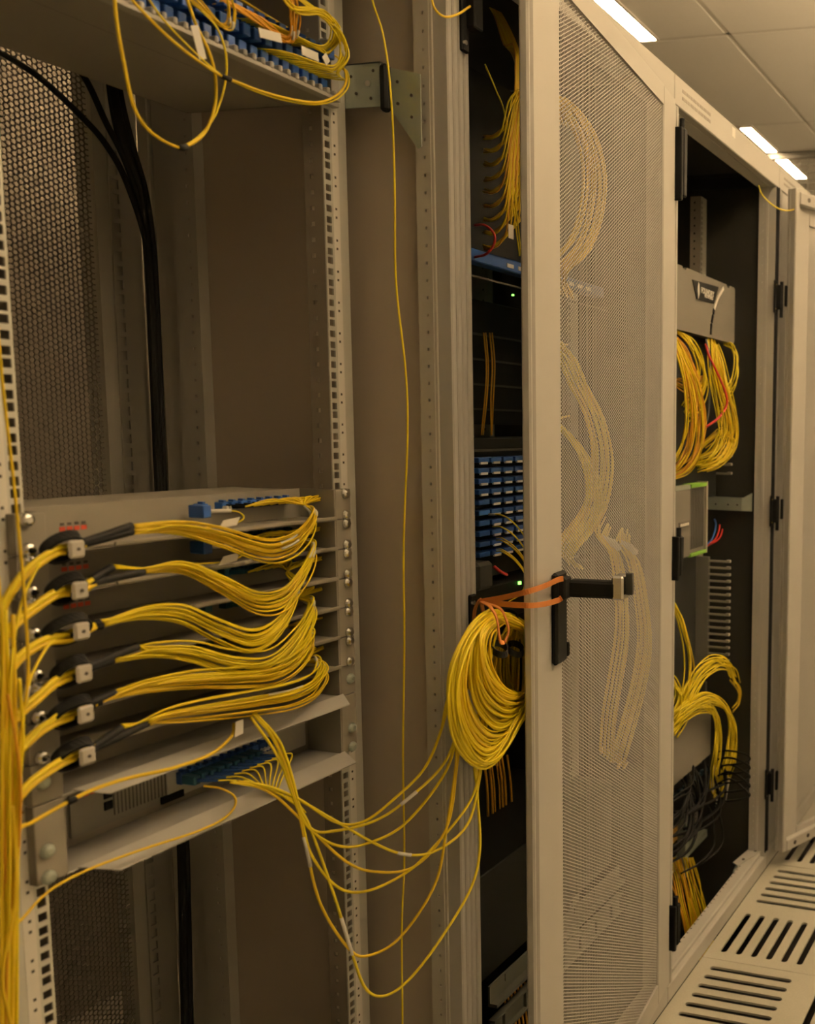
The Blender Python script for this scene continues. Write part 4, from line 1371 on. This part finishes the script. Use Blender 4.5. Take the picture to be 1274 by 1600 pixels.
# lower bunches
low = [
    (7, [(1042, 930, .10), (1058, 950, .085), (1070, 985, .075), (1078, 1030, .07), (1075, 1080, .075), (1060, 1120, .09), (1045, 1150, .11)], 12, 'yellow cord bowing down past the finger guide on the left', (YEL3, YEL2)),
    (14, [(1046, 1060, .10), (1060, 1075, .085), (1068, 1095, .08), (1062, 1115, .085), (1048, 1135, .10)], 20, 'yellow cord in the tangle left of the lower arches', (YEL3, YEL)),
    (16, [(1064, 1110, .09), (1078, 1080, .075), (1095, 1052, .07), (1118, 1036, .07), (1138, 1040, .075), (1147, 1062, .085)], 12, 'yellow cord arching in the upper lower bunch towards the post', (YEL, YEL3)),
    (16, [(1046, 1136, .10), (1062, 1120, .08), (1082, 1104, .07), (1108, 1092, .066), (1132, 1104, .066), (1145, 1135, .07), (1143, 1180, .08), (1135, 1205, .10), (1128, 1240, .12)], 11, 'yellow cord arching over and down in the front lower bunch', (YEL, YEL3)),
    (10, [(1046, 1140, .10), (1070, 1118, .08), (1095, 1106, .072), (1115, 1112, .07), (1123, 1140, .075), (1121, 1175, .085), (1117, 1205, .10), (1116, 1240, .12)], 7, 'yellow cord in the inner arch above the black leads', (YEL, YEL3)),
    (6, [(1143, 1058, .09), (1154, 1075, .085), (1156, 1095, .085), (1147, 1108, .09)], 5, 'yellow cord end turning down beside the post', (YEL2,)),
]
for n, pts, sp_, lab, ms in low:
    for i in range(n):
        t = i/max(1, n-1)-.5
        j1, j2 = random.gauss(0, 1), random.gauss(0, 1)
        ctrl = [ay(x+t*sp_*.9+j1*2.0+random.gauss(0, .8), y+t*sp_*1.6+j2*3+random.gauss(0, .8), Y+random.gauss(0, .006)) for k_, (x, y, Y) in enumerate(pts)]
        tag(cord('patch_cable', ctrl, .0020, random.choice(ms), n=6, sides=5), lab, 'cable', 'cords in the lower part of the third cabinet')
lg = empty('lower_unit', (1.17, .2, .42), 'plain grey unit under the lower yellow arches', 'equipment')
MB().box((.96, .100, .445), (1.345, .44, .625), .003).build('case', GREY, lg)
MB().box((1.345, .12, .44), (1.36, .44, .66)).build('edge', GREYD, lg)
lp = empty('lower_patch_panel', (1.17, .2, .30), 'black patch panel with blue ports behind the tangle of black leads', 'patch panel')
MB().box((.96, .14, .30), (1.44, .40, .435), .002).build('case', BLACKM, lp)
for i in range(12):
    MB().box((1.02+.034*i, .132, .37), (1.04+.034*i, .142, .386), .001).build('port', mat('port_dark_teal', (.008, .03, .05), .5), lp)
for i in range(26):
    x0_, y0_ = random.uniform(1060, 1130), random.uniform(1200, 1280)
    dy = random.uniform(25, 75)
    ctrl = W((x0_, y0_-20, .13), (x0_+8, y0_-4, .10), (x0_+random.uniform(0, 16), y0_+dy*.6, .08), (x0_-12, y0_+dy, .09), (x0_-40, y0_+dy+random.uniform(0, 20), .11))
    tag(cord('black_lead', ctrl, random.choice((.003, .0042)), BLACK, n=6, sides=6), 'black lead in the tangle below the plain grey unit', 'cable', 'black leads in the third cabinet')
for i in range(5):
    y_ = 1165+14*i
    ctrl = W((1112, y_+10, .12), (1140, y_+8-3*i, .06), (1166, y_+14, .004), (1172, y_+22, -.002), (1158, y_+28, .02), (1120, y_+32, .11))
    tag(cord('black_lead', ctrl, .003, BLACK, n=6, sides=6), ('black lead looping out against the frame post, %s of five' % ('topmost', 'second', 'middle', 'fourth', 'lowest')[i]), 'cable', 'black leads looping at the post')
for i, (px, py) in enumerate(((1117, 1195), (1120, 1200), (1125, 1222), (1140, 1215))):
    a, b = ay(px, py, .10), ay(px-6, py+38, .115)
    tag(MB().tube([a, b], [.0026, .0020], 6).build('pale_boot', WHITEP), ('pale plug boot hanging at the end of the arches, %s' % ('leftmost', 'second from left', 'third from left', 'rightmost')[i]), 'plug', 'pale boots below the arches')
# bottom of the third cabinet: galvanised stand, bars, floor opening with cords
gs = empty('zinc_stand', (1.36, .2, .06), 'galvanised upright and cross bars at the bottom of the third cabinet', 'bracket')
MB().box((1.325, .17, .06), (1.350, .195, .33)).build('upright', ZINC, gs)
MB().box((1.0, .19, .095), (1.56, .21, .118)).build('cross_bar', ZINC, gs)
MB().box((1.30, .24, .13), (1.56, .26, .20)).build('yellow_bar', mat('amber_board', (.45, .26, .03), .6), gs)
MB().box((.83, .45, .10), (1.57, .47, .30)).build('back_board', GREYD, gs)
for i in range(18):
    x = 1050+2.4*i
    tag(cord('floor_cable', W((x-8, 1340, .17+random.gauss(0, .012)), (x+2+random.gauss(0, 1.5), 1375, .155+random.gauss(0, .010)), (x+10+random.gauss(0, 1.5), 1410, .13), (x+20, 1450, .11), (x+28, 1500, .10)), .0021, random.choice((YEL2, YEL, ORA)), n=5), 'yellow cord running down through the floor opening of the third cabinet', 'cable', 'cords in the floor opening')
cable_thing('floor_cable', W((1101, 1345, .24), (1103, 1380, .23), (1106, 1420, .20)), .004, RED, 'red cord running down through the floor opening', 'cable')
cable_thing('floor_cable', W((1098, 1345, .26), (1099, 1380, .25), (1101, 1420, .22)), .004, BLUE, 'blue cord beside the red one in the floor opening', 'cable')
tag(MB().box((1.15, .42, -.25), (1.55, .56, .09)).build('trim_2', WALLM), kind='structure')

# zinc corner plate on the plinth
MB().prism([(1.455, .05, .060), (1.60, .004, .060), (1.60, .052, .060), (1.47, .07, .060)], (0, 0, .003)).build('corner_plate', PAINT, racks[3])
MB().prism([(1.43, .056, .050), (1.50, .036, .060), (1.52, .050, .060), (1.47, .062, .050)], (0, 0, .002)).build('corner_gusset', ZINC, racks[3])
q = MB()
for x, y in ((1.50, .046), (1.57, .030), (1.585, .012)):
    q.cyl((x, y, .062), (x, y, .0645), .005, 10)
q.build('corner_screws', INK, racks[3])

# ------------------------------------------------------------------ folded back door of the third cabinet
A3 = math.radians(-22)
H3 = (1.604, -.024)


def tf3(p):
    """u away from the hinge (towards the far end), v towards the aisle, z"""
    u, v, z = p
    d = (math.cos(A3), math.sin(A3))
    n = (math.sin(A3), -math.cos(A3))
    return (H3[0]+d[0]*u+n[0]*v, H3[1]+d[1]*u+n[1]*v, z)


mb = MB(tf3)
mb.box((.0, .0, DZ0), (PU0, .014, 2.115), .003).box((PU1, .0, DZ0), (DW, .014, 2.115), .003)
mb.box((PU0, 0, DZ0), (PU1, .014, PZ0)).box((PU0, 0, PZ1-.06), (PU1, .014, 2.115))
mb.box((.0, .012, DZ0), (.02, .034, 2.115), .003)
mb.box((.02, .014, DZ0), (DW-.02, .036, DZ0+.035), .002).box((.02, .014, 2.070), (DW-.02, .036, 2.105), .002)
d3 = mb.build('folded_door', PAINT, racks[3])
o3 = tf3((PU0, .004, PZ0))
ps = place('perforated_sheet', perf, d3, o3, A3)
for u in (.06, .13, .20, .34, .48):
    for z in (2.088, DZ0+.018):
        MB(tf3).cyl((u, .0355, z), (u, .0372, z), .007, 10).build('bar_hole', INK, d3)
for z in (1.795, 1.152, .288):
    h = MB().box((1.560, -.006, z-.048), (1.573, .0, z+.048), .002).box((1.573, -.020, z-.036), (1.592, -.002, z+.036), .003) \
        .cyl((1.584, -.018, z-.06), (1.584, -.018, z+.045), .0055, 10).box((1.592, -.032, z-.026), (1.612, -.024, z+.036), .002)
    hg = h.build('hinge', BLACK, racks[3])
    for dz in (-.035, .035):
        MB().cyl((1.566, -.009, z+dz), (1.566, -.005, z+dz), .0032, 8).build('screw', STEEL, hg)
MB().box((1.5745, -.003, .06), (1.5785, .001, ZH0)).build('dark_gap_strip', RUBBER, racks[3])  # black strips standing in for the shade in the gap beside the post
MB().box((1.588, -.004, .06), (1.597, .001, ZH0)).build('dark_gap_strip', RUBBER, racks[3])
cable_thing('earth_cable', [ay(1186, 290, .0), ay(1192, 305, -.02), ay(1210, 322, -.03), ay(1228, 329, -.04), ay(1246, 325, -.05), ay(1256, 314, -.05)], .0022, YEL3, 'thin yellow earth cord between the frame and the folded back door', 'cable', n=8)
MB().cyl(az(1090, 1590, 0), az(1090, 1590, 0)+np.array([0, 0, .001]), .004, 8)
# red cord glimpsed under the floor slots
cable_thing('underfloor_cable', [(.55, -.38, -.10), (.8, -.36, -.10), (1.0, -.35, -.12), (1.6, -.30, -.14)], .008, RED, 'red cord lying under the slotted floor tiles at the right edge', 'cable')
